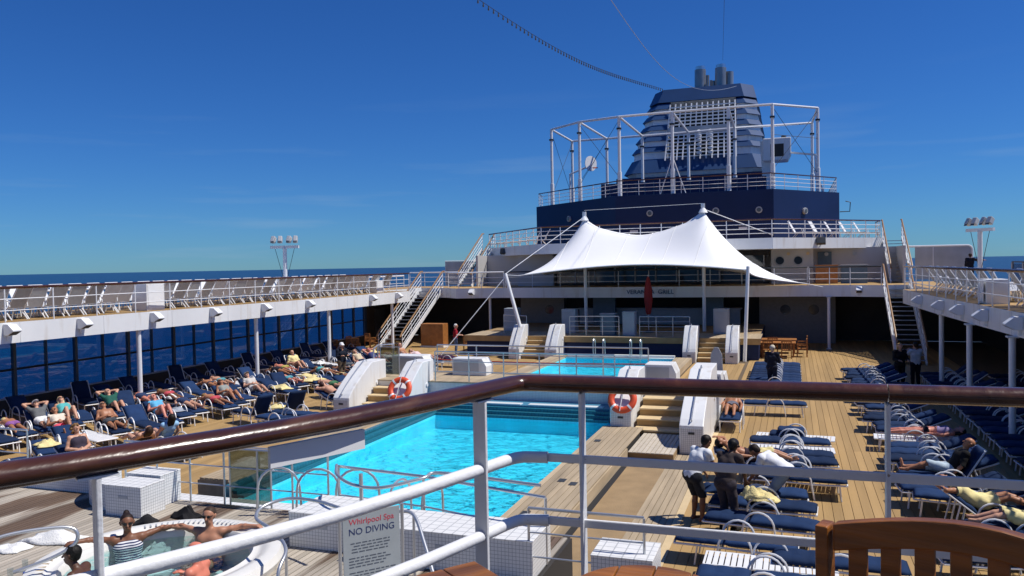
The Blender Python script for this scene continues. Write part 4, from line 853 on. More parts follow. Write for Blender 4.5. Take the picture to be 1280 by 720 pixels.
t = thing('tiled_wall', 'low curved white tiled wall left of the tiled cubes', 'tiled wall', (0, 0, TZ), group='white mosaic blocks round the whirlpool terrace')
pin = [(-11.05-1.25*math.sin(a), 11.75-1.2*math.cos(a)) for a in [R(80)*i/10 for i in range(11)]]; pout = [(-11.05-.85*math.sin(a), 11.75-.8*math.cos(a)) for a in [R(80)*i/10 for i in range(11)]]
MB().prism(pin + pout[::-1], 0, .43, 'z').build('body', M['tile'], t); MB().prism(pin + pout[::-1], .43, .455, 'z').build('top_slab', M['tile_big'], t)
t = thing('tiled_wall', 'straight low tiled wall at the left edge of the whirlpool terrace', 'tiled wall', (-13.9, 11.5, TZ), group='white mosaic blocks round the whirlpool terrace'); MB().b2(-1.6, 1.6, -.2, .2, 0, .30).build('body', M['tile'], t); MB().b2(-1.61, 1.61, -.21, .21, .30, .32).build('top_slab', M['tile_big'], t)
# steel railings round the terrace
railing('steel_railing', 'thin stainless railing behind the hot tub between the tiled cubes and the pool', [(-11.6, 11.42, TZ), (-9.4, 11.42, TZ), (-7.3, 11.42, TZ)], 1.0, 3, r=.018, spacing=.75)
railing('steel_railing', 'stainless railing at the left end of the whirlpool terrace', [(-16.6, 11.9, TZ), (-14.6, 11.9, TZ)], .95, 2, r=.02, spacing=.95)
railing('steel_railing', 'stainless railing along the pool edge above the long parapet', [(-6.9, 11.1, TZ), (-5.3, 10.9, TZ), (-3.2, 10.35, TZ)], .92, 2, r=.02, spacing=1.25)
railing('steel_railing', 'stainless gate railing across the pool passage', [(-3.25, 9.75, .9), (-1.75, 9.75, .9)], .95, 3, r=.018, spacing=.75)
t = thing('glass_screen', 'smoked glass screen behind the hot tub', 'glass screen', (-9.30, 11.45, TZ)); MB().b2(0, .85, -.006, .006, .05, 1.0).build('pane', M['balustrade'], t); MB().tube([(0, 0, 0), (0, 0, 1.03), (.85, 0, 1.03), (.85, 0, 0)], .018, 6).build('frame', M['steel'], t)
for i, (x, y, rz, lb) in enumerate(((-8.45, 11.05, 20, 'arched stainless grab rail left of the pool ladder'), (-7.75, 11.15, 20, 'arched stainless grab rail beside the whirlpool steps'), (-7.1, 11.3, 20, 'arched stainless grab rail next to the left parapet'))):
    t = thing('grab_rail', lb, 'grab rail', (x, y, TZ), R(rz), group='arched grab rails by the pool'); MB().tube([(0, 0, 0), (.02, 0, .45)] + arc((.37, 0, .45), .35, R(180), R(0), 9) + [(.74, 0, .15)], .021, 8).build('tube', M['steel'], t, smooth=True); MB().lathe([(0, .012), (.05, .012), (.05, 0)], n=12).build('flange', M['steel'], t)
for x, y, rz, lb in ((-6.35, 11.75, -10, 'arched stainless pool entry rail, left one'), (-5.75, 11.75, -10, 'arched stainless pool entry rail, right one')):
    t = thing('grab_rail', lb, 'grab rail', (x, y, .3), R(rz), group='arched grab rails by the pool'); MB().tube([(0, 0, 0), (0, 0, .8)] + arc((0, .3, .8), .3, R(180), 0, 9, (0, 1, 0)) + [(0, .62, .0)], .021, 8).build('tube', M['steel'], t, smooth=True); MB().lathe([(0, .012), (.05, .012), (.05, 0)], n=12).build('flange', M['steel'], t)
t = thing('grab_rail', 'curved stainless handrail sweeping over the steps behind the sign', 'grab rail', (0, 0, 0), group='arched grab rails by the pool')
MB().tube(spline([(-6.9, 11.05, 1.85), (-6.55, 10.5, 1.86), (-6.1, 10.2, 1.82), (-5.6, 10.15, 1.83), (-5.1, 10.45, 1.92), (-4.9, 10.7, 1.95), (-3.3, 10.45, 1.95)]), .024, 10).build('tube', M['steel'], t, smooth=True); MB().tube([(-5.95, 10.17, TZ), (-5.95, 10.17, 2.0)], .03, 8).build('post', M['steel'], t)
def hand(name, label, pts, legs):
    t = thing(name, label, 'grab rail', (0, 0, 0), group='tub handrails'); MB().tube(spline(pts), .024, 10).build('tube', M['steel'], t, smooth=True)
    for p in legs: MB().tube([(p[0], p[1], TZ), p], .02, 8).build('leg', M['steel'], t)
hand('tub_handrail', 'stainless loop handrail over the left edge of the hot tub', [(-9.55, 7.10, TZ), (-9.55, 7.12, 1.55), (-9.53, 7.25, 1.66), (-9.32, 7.55, 1.69), (-9.02, 7.88, 1.66), (-8.92, 7.95, 1.56), (-8.95, 7.9, 1.42), (-9.12, 7.7, 1.3), (-9.4, 7.4, 1.2)], [])
hand('tub_handrail', 'stainless curved handrail right of the hot tub', [(-6.05, 8.25, TZ), (-6.05, 8.30, 1.25), (-6.15, 8.6, 1.42), (-6.6, 8.95, 1.50), (-7.05, 9.2, 1.55), (-7.15, 9.5, 1.62), (-6.9, 9.75, 1.68), (-6.4, 9.7, 1.7), (-5.9, 9.5, 1.7)], [(-6.15, 8.6, 1.42)])
hand('tub_handrail', 'stainless sloping handrail in front of the long parapet', [(-5.0, 9.45, 1.75), (-4.75, 9.45, 1.72), (-4.45, 9.15, 1.45), (-4.1, 8.75, 1.1), (-3.95, 8.6, 1.05)], [(-4.75, 9.45, 1.72)])
# ---- warning sign
a = Vector((-5.13, 8.27, 0)); b_ = Vector((-4.62, 8.84, 0)); d = (b_-a); sg = thing('warning_sign', 'grey sign on steel posts reading Whirlpool Spa NO DIVING beside the hot tub', 'sign', (a.x, a.y, TZ), math.atan2(d.y, d.x)); Wd = d.length
MB().b2(.02, Wd-.02, -.012, .0, .18, 1.145).build('panel', M['signwhite'], sg, bevel=.004)
for x in (-.015, Wd+.015): MB().tube([(x, 0, 0), (x, 0, 1.16)], .022, 10).build('post', M['steel'], sg, smooth=True)
def st_text(tx, sz, m_, z, nm): 
    text(tx, sz, M[m_], nm, sg, (Wd/2, -.0135, z), (R(90), 0, 0), .0008)
st_text('Whirlpool Spa', .098, 'ink_red', 1.0, 'red_lettering'); st_text('NO DIVING', .112, 'ink_blue', .875, 'blue_lettering')
# small print too fine to read: lines broken into word-length strokes
rr = random.Random(3); z_ = .80
for k in range(14):
    if k in (4, 8, 12): z_ -= .035
    z_ -= .036; x = .10+rr.random()*.05 if k < 4 else .09; end = Wd-.10-rr.random()*.14; mb = MB()
    while x < end:
        w = rr.uniform(.03, .085); mb.b2(x, min(x+w, end+.02), -.0136, -.0128, z_, z_+.013); x += w+.016
    mb.build('small_print', M['ink_grey'], sg)
# things lying by the tub
def cloth(name, label, cat, loc, sx_, sy_, h, m_, seed, parts=None):
    rg = random.Random(seed); n1, n2 = 14, 10; ph = [rg.uniform(0, 6.28) for _ in range(6)]; vs = []
    for i in range(n1+1):
        for j in range(n2+1):
            u, v = i/n1*2-1, j/n2*2-1; e = max(0, 1-u**4)*max(0, 1-v**4)
            zz = h*e*(.55+.25*math.sin(4*u+ph[0]+2*v)+.22*math.sin(7*v+ph[1]-3*u)); vs.append((u*sx_/2*(1+.12*math.sin(3*v+ph[2])), v*sy_/2*(1+.15*math.sin(4*u+ph[3])), max(.004, zz)))
    mb = MB().add(vs, [(i*(n2+1)+j, (i+1)*(n2+1)+j, (i+1)*(n2+1)+j+1, i*(n2+1)+j+1) for i in range(n1) for j in range(n2)])
    o = mb.build(name, m_, smooth=True); o.location = loc; o.rotation_euler = (0, 0, rg.uniform(-.4, .4)); md = o.modifiers.new('t', 'SOLIDIFY'); md.thickness = .012; md.offset = 1
    return tag(o, label, cat)
cloth('towel', 'white towel heaped on the planks left of the hot tub', 'towel', (-10.75, 9.15, TZ+.004), .85, .45, .14, M['towel_w'], 1)
cloth('towel', 'end of a white towel trailing on the planks left of the hot tub', 'towel', (-11.0, 8.65, TZ+.004), .5, .36, .08, M['towel_w'], 2)
cloth('black_bag', 'black cloth bag lying by the tiled cubes behind the hot tub', 'bag', (-9.55, 10.65, TZ+.004), .5, .32, .18, cmat((.012, .012, .014)), 3)
cloth('black_bag', 'small black bundle lying between the hot tub and the tiled cube', 'bag', (-9.95, 10.2, TZ+.004), .35, .25, .14, cmat((.02, .02, .022)), 4)
for i, (x, y) in enumerate(((-10.0, 8.05), (-9.9, 7.75))):
    t = thing('drinking_glass', 'clear drinking glass beside the tub, %s one' % ('further' if i == 0 else 'nearer'), 'glass', (x, y, TZ)); MB().lathe([(0, .003), (.033, .003), (.04, .17), (.037, .17), (.03, .01)], n=14).build('bowl', M['clear'], t, smooth=True); MB().box((.08, -.04, .012), (.09, .05, .02), rz=.6).build('coaster', cmat((.02, .05, .30)), t)
# ================================================================== cushioned pool loungers
def cushion_mesh(name, x0, x1, w, th, bumps, m):
    nu_, nv_ = 18, 8; vs = []
    for sgn in (1, -1):
        for i in range(nu_+1):
            for j in range(nv_+1):
                u, v = i/nu_*2-1, j/nv_*2-1; e = (max(0, 1-abs(u)**7)**.5)*(max(0, 1-abs(v)**5)**.5)
                puff = .80+.20*abs(math.cos(u*math.pi*bumps/2)) + .03*math.sin(9*u+4*v)
                vs.append((x0+(x1-x0)*(u+1)/2, w/2*v, (th*.62*e*puff if sgn > 0 else -th*.38*e)))
    K_ = (nu_+1)*(nv_+1); fs = [(i*(nv_+1)+j, (i+1)*(nv_+1)+j, (i+1)*(nv_+1)+j+1, i*(nv_+1)+j+1) for i in range(nu_) for j in range(nv_)]
    mb = MB().add(vs, fs + [tuple(q+K_ for q in f[::-1]) for f in fs])
    me = mb.mesh(name, m, True); bm = bmesh.new(); bm.from_mesh(me); bmesh.ops.remove_doubles(bm, verts=bm.verts, dist=.0005); bm.to_mesh(me); bm.free(); return me
cs_seat = cushion_mesh('cushion', 0, 1.16, .60, .12, 4, M['cushion']); cs_back = cushion_mesh('cushion', -.78, 0.0, .60, .12, 3, M['cushion'])
def make_lounger(ang, cushion=True, slats=False):
    t = thing('sun_lounger', 'x', 'sun lounger'); a = R(ang); c_, s_ = math.cos(a), math.sin(a); fr = MB(); H_ = .33
    for s in (-.29, .29): fr.tube([(1.15, s, H_), (.55, s, H_-.015), (0, s, H_), (-.78*c_, s, H_+.78*s_)], .019, 6)
    for x, z in ((1.15, H_), (-.78*c_, H_+.78*s_), (.0, H_)): fr.tube([(x, -.29, z), (x, .29, z)], .019, 6)
    fr.build('frame', M['white_clean'], t, smooth=True)
    if cushion:
        inst('seat_cushion', cs_seat, t, (0, 0, H_+.055)); inst('back_cushion', cs_back, t, (-.045*s_, 0, H_+.055*c_), (0, a, 0))
    if slats:
        sb = MB().b2(-.036, .036, -.28, .28, -.006, .006).mesh('slat', M['white_clean'])
        for k in range(13): inst('slat', sb, t, (.05+k*.088, 0, H_+.01))
        for k in range(8): q = .06+k*.092; inst('slat', sb, t, (-q*c_, 0, H_+.01+q*s_), (0, a, 0))
    for s in (-.335, .335): MB().tube([(-.12, s, 0.02), (-.06, s, H_+.02)] + arc((.20, s, H_+.02), .26, R(165), R(15), 8) + [(.46, s, H_+.0), (.52, s, .0)], .019, 6).build('arm', M['white_clean'], t, smooth=True)
    for s in (-.28, .28): MB().tube([(1.0, s, H_), (1.04, s, 0)], .019, 6).build('leg', M['white_clean'], t, smooth=True)
    for s in (-.28, .28): MB().tube([(-.45, s, 0), (-.40*c_, s, H_+.36*s_)], .016, 6).build('leg', M['white_clean'], t, smooth=True)
    return remember(t)
LT = {'flat': make_lounger(0), 'low': make_lounger(22), 'mid': make_lounger(38), 'high': make_lounger(58), 'bare': make_lounger(0, False, True)}
desc = {'flat': 'flat navy lounger', 'low': 'low-backed navy lounger', 'mid': 'raised navy lounger', 'high': 'steep-backed navy lounger', 'bare': 'bare white slatted lounger'}
def lounger(kind, x, y, rz, where, group): return place(LT[kind], (x, y, .003), R(rz), desc[kind]+' '+where, group)
# right deck, rows beside the pool
kinds = [(22.2, 'bare'), (21.45, 'flat'), (20.75, 'bare'), (20.05, 'flat'), (19.35, 'flat'), (18.6, 'bare'), (17.9, 'flat')]
for i, (y, k) in enumerate(kinds): lounger(k, -.22+random.uniform(-.14, .14), y, random.uniform(-6, 6), 'in the middle deck row, %s behind the standing men' % nth(7-i), 'loungers in the middle row of the right deck')
for x, y, k, w, rz in ((-.9, 16.55, 'flat', 'just behind the three bending men', 2), (-.75, 15.75, 'flat', 'with a towel among the three bending men', -3), (-.75, 14.75, 'flat', 'in front of the man holding a yellow towel', -6), (-1.1, 13.55, 'flat', 'at the bottom behind the low rail', -2), (-.55, 12.75, 'bare', 'at the bottom edge left of the armchair', 0), (.45, 13.0, 'flat', 'at the bottom edge beside the armchair', 0), (-.6, 11.95, 'flat', 'cut off by the bottom edge', 0), (-1.0, 18.9, 'low', 'under the shirtless man with a yellow towel', 8)): lounger(k, x, y, rz, w, 'loungers in the middle row of the right deck')
lounger('flat', -.75, 27.0, 2, 'standing alone on the right deck beside the orange towel', 'loungers in the middle row of the right deck')
for i in range(9): lounger('flat', -.85, 31.7+i*.70, random.uniform(-2, 2), 'in the far block by the man in a cap, %s row' % nth(i+1), 'loungers in the far block on the right deck')
lounger('low', -1.75, 25.0, -90, 'under the orange towel beside the tall stair wall', 'loungers in the middle row of the right deck')
# extra folded cushion on the first bare lounger
t = thing('folded_cushion', 'folded navy cushion lying on the bare lounger at the far end of the middle row', 'cushion', (-.15, 22.2, .40)); inst('lower_pad', cushion_mesh('pad', -.45, .45, .56, .13, 2, M['cushion']), t); inst('upper_pad', cushion_mesh('pad', -.25, .42, .52, .13, 2, M['cushion']), t, (0, .02, .11))
# right deck, row along the gallery
RY = [13.9, 14.75, 15.55, 16.35, 17.15, 17.85, 18.75, 19.45, 20.15, 20.85, 21.6, 22.7, 23.5, 24.3, 25.0, 25.7, 27.0, 27.8, 28.6, 29.4, 30.2, 32.0, 32.75, 33.5, 34.3, 35.1, 35.9]
for i, y in enumerate(RY):
    if i in (3,): lounger('mid', 3.1, y, 6, 'under the woman in a yellow wrap', 'loungers along the right gallery'); continue
    if i == 2: lounger('low', 3.9, 15.35, 178, 'under the person wrapped in a yellow towel', 'loungers along the right gallery'); continue
    lounger('high' if i == 6 else 'bare' if i in (11,) else 'low' if i % 3 else 'flat', 3.25+.12*math.sin(i*2.1)-(.1 if i > 12 else 0), y, 180+random.uniform(-7, 7), 'along the sunny right gallery row, %s from camera' % nth(i+1), 'loungers along the right gallery')
for i in range(24): lounger(('flat', 'low', 'mid')[i % 3], 5.9, 15.5+i*.85, 180+random.uniform(-4, 4), 'in shade under the right gallery, %s from camera' % nth(i+1), 'loungers in the shade of the right gallery')
for i in range(16): lounger(('flat', 'low', 'mid')[i % 3], 8.3, 18.5+i*1.1, 180, 'in the darkest row under the right gallery, %s from camera' % nth(i+1), 'loungers in the shade of the right gallery')
# left deck
g1 = 'loungers in the sun on the left deck'
occ1 = {2: 'mid', 3: 'mid', 7: 'mid', 8: 'mid', 13: 'flat', 15: 'flat', 16: 'mid', 17: 'mid', 18: 'flat'}; occ2 = {2: 'mid', 3: 'mid', 4: 'mid', 9: 'flat', 15: 'high'}
def row(xc, y0, n, step, occ, oy0, ostep, filler, where, amp, ph):
    L_ = [[i, xc+amp*math.sin(i*ph)+random.uniform(-.12, .12), y0+i*step+random.uniform(-.05, .05), filler[(i*7+3) % len(filler)]] for i in range(n)]; out = {}
    for o_, k in occ.items():
        q = min((l for l in L_ if l[0] not in [v[0] for v in out.values()]), key=lambda l: abs(l[2]-(oy0+o_*ostep))); q[3] = k; out[o_] = q
    for i, x, y, k in L_: lounger(k, x, y, -26 if i in [v[0] for v in out.values()] else -26+random.uniform(-9, 9), where % nth(i+1), g1)
    return {o_: (v[1], v[2]) for o_, v in out.items()}, L_
L1, LA1 = row(-19.05, 15.9, 27, .83, occ1, 16.6, 1.02, ['flat', 'low', 'flat', 'flat', 'mid', 'flat', 'low', 'flat', 'bare'], 'in the sunny inner left row, %s from camera', .25, 1.7)
L2, LA2 = row(-21.6, 15.6, 28, .83, occ2, 16.2, 1.03, ['low', 'flat', 'flat', 'flat', 'mid', 'bare', 'flat', 'low'], 'in the second left row, %s from camera', .2, 2.3)
for i in range(9): lounger(('flat', 'low', 'flat', 'mid')[i % 4], -16.75+.2*math.sin(i*1.9), 26.6+i*.92, -20+random.uniform(-8, 8), 'in the short left row near the pool, %s from camera' % nth(i+1), g1)
for i in range(22): lounger(('mid', 'flat', 'high', 'low')[i % 4], -24.4, 15+i*1.2, -20+random.uniform(-6, 6), 'in shade under the left gallery, %s from camera' % nth(i+1), 'loungers in the shade of the left gallery')
for x, y, k, rz, w in ((-16.2, 21.4, 'high', 160, 'turned away from the sun, left of a cream towel'), (-15.6, 22.4, 'high', 150, 'with steep back and a cream towel at its foot'), (-15.1, 20.9, 'flat', -12, 'near the pool beside the steep ones'), (-15.2, 21.7, 'flat', -8, 'near the pool behind its twin'), (-15.35, 24.6, 'low', -12, 'under the sunbather next to the bridge steps'), (-15.2, 25.5, 'flat', -10, 'next to the left stair wall'), (-16.0, 17.2, 'low', -10, 'under the two dark-haired women'), (-16.7, 15.0, 'low', -20, 'near the curly-haired woman'), (-17.6, 14.2, 'flat', -25, 'with a cream towel by the left terrace railing'), (-18.8, 13.4, 'flat', -25, 'at the left edge of the picture, nearer one'), (-19.8, 14.6, 'flat', -25, 'at the left edge of the picture, further one'), (-17.2, 35.4, 'low', -10, 'under the sunbather in pink beside the glass screen'), (-16.2, 36.3, 'flat', -8, 'heaped with dark towels near the man in red'), (-17.5, 13.0, 'flat', -25, 'nearest the left terrace railing')):
    lounger(k, x, y, rz, w, g1)
# towels on loungers
def drape(label, loc, sx_, sy_, m_, seed, rz=0, h=.09):
    o = cloth('towel', label, 'towel', loc, sx_, sy_, h, m_, seed); o.rotation_euler[2] = rz; return o
drape('cream towel on the lounger at the foot of the steep-backed pair', (-15.95, 22.15, .46), .75, .55, M['towel'], 11)
drape('cream towel on the lounger by the left terrace railing', (-17.2, 14.0, .46), 1.3, .6, M['towel'], 12, R(-25))
drape('small cream towel at the left edge of the picture', (-18.4, 13.2, .46), .8, .5, M['towel'], 13, R(-25))
drape('white towel on a lounger at the far left', (-22.3, 17.2, .46), .8, .45, M['towel_w'], 14)
drape('cream towel on a raised lounger in the inner left row', (-18.6, 27.7, .46), .7, .5, M['towel'], 15)
drape('long cream towel on a flat lounger behind the face-down woman', (-18.7, 30.0, .46), 1.0, .45, M['towel'], 16, R(-20))
drape('cream towel on a flat lounger near the man in the cap', (-19.4, 29.0, .46), 1.0, .5, M['towel'], 17, R(-26))
drape('yellow towel on the lounger between the bending men', (-.55, 15.75, .46), .55, .45, M['towel'], 18, 0, .16)
drape('red and dark towels heaped near the man in red', (-16.4, 36.3, .46), 1.4, .5, cmat((.05, .02, .05)), 19, 0, .14)
drape('pale towel over a lounger at the far end of the inner left row', (-18.6, 33.8, .46), 1.0, .5, M['towel_w'], 20, R(-20))
drape('orange towel spread over the lounger beside the tall stair wall', (-1.78, 25.6, .58), .55, .8, M['towel_o'], 21, 0, .2)
for q, (R_, nm) in enumerate(((LA1, 'inner'), (LA2, 'second'))):
    for k, (i, x, y, kd) in enumerate(R_):
        if (i*5+q*3) % 3 == 0 and kd in ('flat', 'low', 'bare') and (x, y) not in list(L1.values())+list(L2.values()):
            drape('%s towel on the flat part of the %s left row lounger, %s from camera' % (('cream', 'white', 'grey', 'cream')[k % 4], nm, nth(i+1)), (x+.35, y-.17, .47), random.uniform(.6, 1.1), .5, (M['towel'], M['towel_w'], cmat((.3, .33, .38)), M['towel'])[k % 4], 60+q*40+k, R(-26), random.uniform(.07, .16))
# ================================================================== teak dining furniture on the far deck
def dining(x, y, n, label, rz=0):
    t = thing('dining_table', label, 'table', (x, y, 0), rz); MB().b2(-.9, .9, -.5, .5, .70, .745).build('top', M['teak2'], t, bevel=.01)
    for a in (-.78, .78):
        for b_ in (-.4, .4): MB().b2(a-.04, a+.04, b_-.04, b_+.04, 0, .7).build('leg', M['teak2'], t)
    return t
def make_far_chair():
    t = thing('teak_dining_chair', 'x', 'chair')
    MB().b2(-.25, .25, -.25, .25, .40, .44).build('seat', M['teak2'], t)
    for a in (-.23, .23):
        for b_, h in ((-.23, .62), (.23, .92)): MB().b2(a-.025, a+.025, b_-.025, b_+.025, 0, h).build('leg', M['teak2'], t)
        MB().b2(a-.03, a+.03, -.25, .24, .62, .65).build('arm', M['teak2'], t)
    MB().b2(-.25, .25, .21, .25, .86, .93).build('top_rail', M['teak2'], t)
    for i in range(5): MB().b2(-.17+i*.085-.015, -.17+i*.085+.015, .22, .24, .44, .86).build('slat', M['teak2'], t)
    return remember(t)
fc = make_far_chair()
dining(-.75, 43.6, 4, 'teak dining table on the far right deck'); dining(-.7, 45.3, 4, 'second teak dining table behind the first on the far right deck'); dining(-17.2, 44.2, 3, 'teak dining table behind the man in red')
for i, (x, y, r_, w) in enumerate(((-1.95, 43.5, 90, 'left of the first dining table'), (.45, 43.6, -90, 'right of the first dining table'), (-1.2, 42.75, 180, 'in front of the first dining table, left one'), (-.3, 42.75, 180, 'in front of the first dining table, right one'), (-1.9, 45.3, 90, 'left of the second dining table'), (.5, 45.2, -90, 'right of the second dining table'), (-1.0, 44.4, 180, 'between the two dining tables'), (-17.9, 43.3, 170, 'in front of the table behind the man in red'), (-16.4, 43.5, 190, 'right front of the table behind the man in red'), (-17.0, 45.1, 0, 'behind the table near the man in red'), (-15.9, 44.6, -80, 'right end of the table near the man in red'))): place(fc, (x, y, 0), R(r_), 'teak slatted chair '+w, 'teak chairs at the far tables')
for i in range(7): place(fc, (-24.8+.9*(i % 2), 39.5+i*1.1, 0), R(40*i), 'dark teak chair in the shade behind the left stairs, %s from the camera' % nth(i+1), 'shaded teak chairs under the left gallery')
t = thing('wood_cabinet', 'orange-brown wooden cabinet behind the left stairs', 'cabinet', (-21.0, 45.2, 0)); MB().b2(-.75, .75, -.4, .4, .1, 1.45).build('body', M['teak2'], t, bevel=.02); MB().b2(-.8, .8, -.45, .45, 0, .1).build('plinth', M['towel_w'], t); MB().b2(-.7, -.02, -.412, -.402, .2, 1.35).build('door', M['teak2'], t); MB().b2(.02, .7, -.412, -.402, .2, 1.35).build('door', M['teak2'], t)
t = thing('wood_counter', 'wooden counter on the terrace right of the tent', 'counter', (1.9, 50.4, UD)); MB().b2(-.6, .6, -.3, .3, 0, 1.05).build('body', M['teak2'], t); MB().b2(-.65, .65, -.35, .35, 1.05, 1.1).build('top', M['teak2'], t)
t = thing('wood_counter', 'grey counter on the terrace beside the wooden one', 'counter', (3.4, 50.6, UD)); MB().b2(-.7, .7, -.3, .3, 0, 1.05).build('body', M['bluegrey'], t); MB().b2(-.75, .75, -.35, .35, 1.05, 1.1).build('top', M['fin_under'], t)
# ================================================================== lines in the sky
t = thing('light_string', 'dark string of small bulbs running from the funnel to the upper left', 'string lights', (0, 0, 0))
def curve3(P_, n):
    P_ = np.array(P_); c = [np.polyfit(P_[:, 1], P_[:, k], 3) for k in (0, 2)]; ys = np.linspace(P_[0, 1], P_[-1, 1], n); return [Vector((np.polyval(c[0], y), y, np.polyval(c[1], y))) for y in ys]
LS = [(-11.0, 73.2, 20.6), (-11.28, 71, 20.49), (-12.32, 66, 20.03), (-13.01, 60, 19.43), (-13.95, 50, 18.70), (-14.63, 44, 18.72), (-15.60, 40, 19.09), (-16.4, 37, 19.6)]
MB().tube(curve3(LS, 61), .015, 5).build('cable', M['cable'], t)
bm_ = MB().lathe([(0, .02), (.04, 0), (.035, -.10), (.055, -.15), (.05, -.22), (0, -.25)], n=8).mesh('bulb', M['lens'], True)
for p in curve3(LS, 76): inst('bulb', bm_, t, p)
t = thing('aerial_wire', 'thin pale wire sagging from the funnel top to the upper edge', 'wire', (0, 0, 0))
MB().tube(curve3([(-4.37, 71, 19.86), (-5.91, 66, 18.54), (-7.20, 61, 18.03), (-8.07, 55, 18.18), (-8.62, 49, 18.43), (-9.18, 43, 19.19), (-9.4, 40, 19.7)], 61), .020, 5).build('wire', M['wire'], t)
t = thing('aerial_wire', 'faint second wire from the funnel pipes to the upper edge', 'wire', (0, 0, 0)); a, b_ = Vector((-5.4, 70.5, 22)), Vector((-1.5, 22.0, 15.5)); MB().tube([a.lerp(b_, i/20) for i in range(21)], .010, 5).build('wire', M['cable'], t)
# ================================================================== people: one continuous surface per body, polygonised from tapered limbs
def nets(vol, org, h):
    ins = vol < 0; nx, ny, nz = vol.shape
    corner = [(i, j, k) for i in (0, 1) for j in (0, 1) for k in (0, 1)]
    cnt = np.zeros((nx-1, ny-1, nz-1), np.int8)
    sl_ = lambda c: (slice(c[0], nx-1+c[0]), slice(c[1], ny-1+c[1]), slice(c[2], nz-1+c[2]))
    for c in corner: cnt += ins[sl_(c)]
    act = (cnt > 0) & (cnt < 8); ii = np.argwhere(act); idx = -np.ones(act.shape, np.int64); idx[act] = np.arange(len(ii))
    acc = np.zeros((len(ii), 3)); num = np.zeros(len(ii))
    for a in corner:
        for ax in range(3):
            if a[ax]: continue
            b_ = list(a); b_[ax] = 1
            va = vol[ii[:, 0]+a[0], ii[:, 1]+a[1], ii[:, 2]+a[2]]; vb = vol[ii[:, 0]+b_[0], ii[:, 1]+b_[1], ii[:, 2]+b_[2]]
            m_ = (va < 0) != (vb < 0); t_ = np.where(m_, va/np.where(m_, va-vb, 1), 0); p = np.tile(np.array(a, float), (len(ii), 1)); p[:, ax] += t_; acc[m_] += p[m_]; num[m_] += 1
    V = (ii+acc/num[:, None])*h+org; F = []
    for ax in range(3):
        o = [(0, 1, 2), (1, 2, 0), (2, 0, 1)][ax]; s0 = [slice(None)]*3; s1 = [slice(None)]*3; s0[ax] = slice(0, -1); s1[ax] = slice(1, None)
        ch = ins[tuple(s0)] != ins[tuple(s1)]; q = np.argwhere(ch); d1, d2 = o[1], o[2]
        q = q[(q[:, d1] > 0) & (q[:, d2] > 0) & (q[:, d1] < vol.shape[d1]-1) & (q[:, d2] < vol.shape[d2]-1)]
        if not len(q): continue
        sg = ins[tuple(s0)][tuple(q.T)]; c = []
        for e1, e2 in ((-1, -1), (0, -1), (0, 0), (-1, 0)):
            r = q.copy(); r[:, d1] += e1; r[:, d2] += e2; c.append(idx[tuple(r.T)])
        f = np.stack(c, 1); f[~sg] = f[~sg][:, ::-1]; F.append(f)
    return V, np.concatenate(F)
def sdf_mesh(prims, h, k=.03):
    P0 = np.array([p[0] for p in prims], float); P1_ = np.array([p[1] for p in prims], float); rm = np.array([max(p[2], p[3]) for p in prims])
    lo = np.minimum(P0, P1_).min(0)-rm.max()-3*h-.02; hi = np.maximum(P0, P1_).max(0)+rm.max()+3*h+.02
    n = np.ceil((hi-lo)/h).astype(int)+1; vol = np.full(n, .2, np.float32)
    for i, p in enumerate(prims):
        a, b_ = P0[i], P1_[i]; pad = rm[i]+.07; i0 = np.maximum(0, ((np.minimum(a, b_)-pad-lo)/h).astype(int)); i1 = np.minimum(n, ((np.maximum(a, b_)+pad-lo)/h).astype(int)+2)
        g = np.stack(np.meshgrid(*[lo[d]+h*np.arange(i0[d], i1[d]) for d in range(3)], indexing='ij'), -1)
        ab = b_-a; t_ = np.clip(((g-a)@ab)/max(1e-9, ab@ab), 0, 1); d = np.linalg.norm(g-a-t_[..., None]*ab, axis=-1)-(p[2]+(p[3]-p[2])*t_)
        s = tuple(slice(i0[q], i1[q]) for q in range(3)); v = vol[s]; kk = p[5] if len(p) > 5 else k; hh = np.maximum(kk-np.abs(v-d), 0)/kk; vol[s] = np.minimum(v, d)-hh*hh*kk*.25
    return nets(vol, lo, h)
def nearest(V, prims):
    best = np.full(len(V), 9.); lab = np.zeros(len(V), int)
    for i, p in enumerate(prims):
        a = np.array(p[0], float); b_ = np.array(p[1], float); ab = b_-a; t_ = np.clip(((V-a)@ab)/max(1e-9, ab@ab), 0, 1); d = np.linalg.norm(V-a-t_[:, None]*ab, axis=1)-(p[2]+(p[3]-p[2])*t_); m_ = d < best; best[m_] = d[m_]; lab[m_] = i
    return lab
v3 = lambda *a: np.array(a, float)
def unit(a): return a/np.linalg.norm(a)
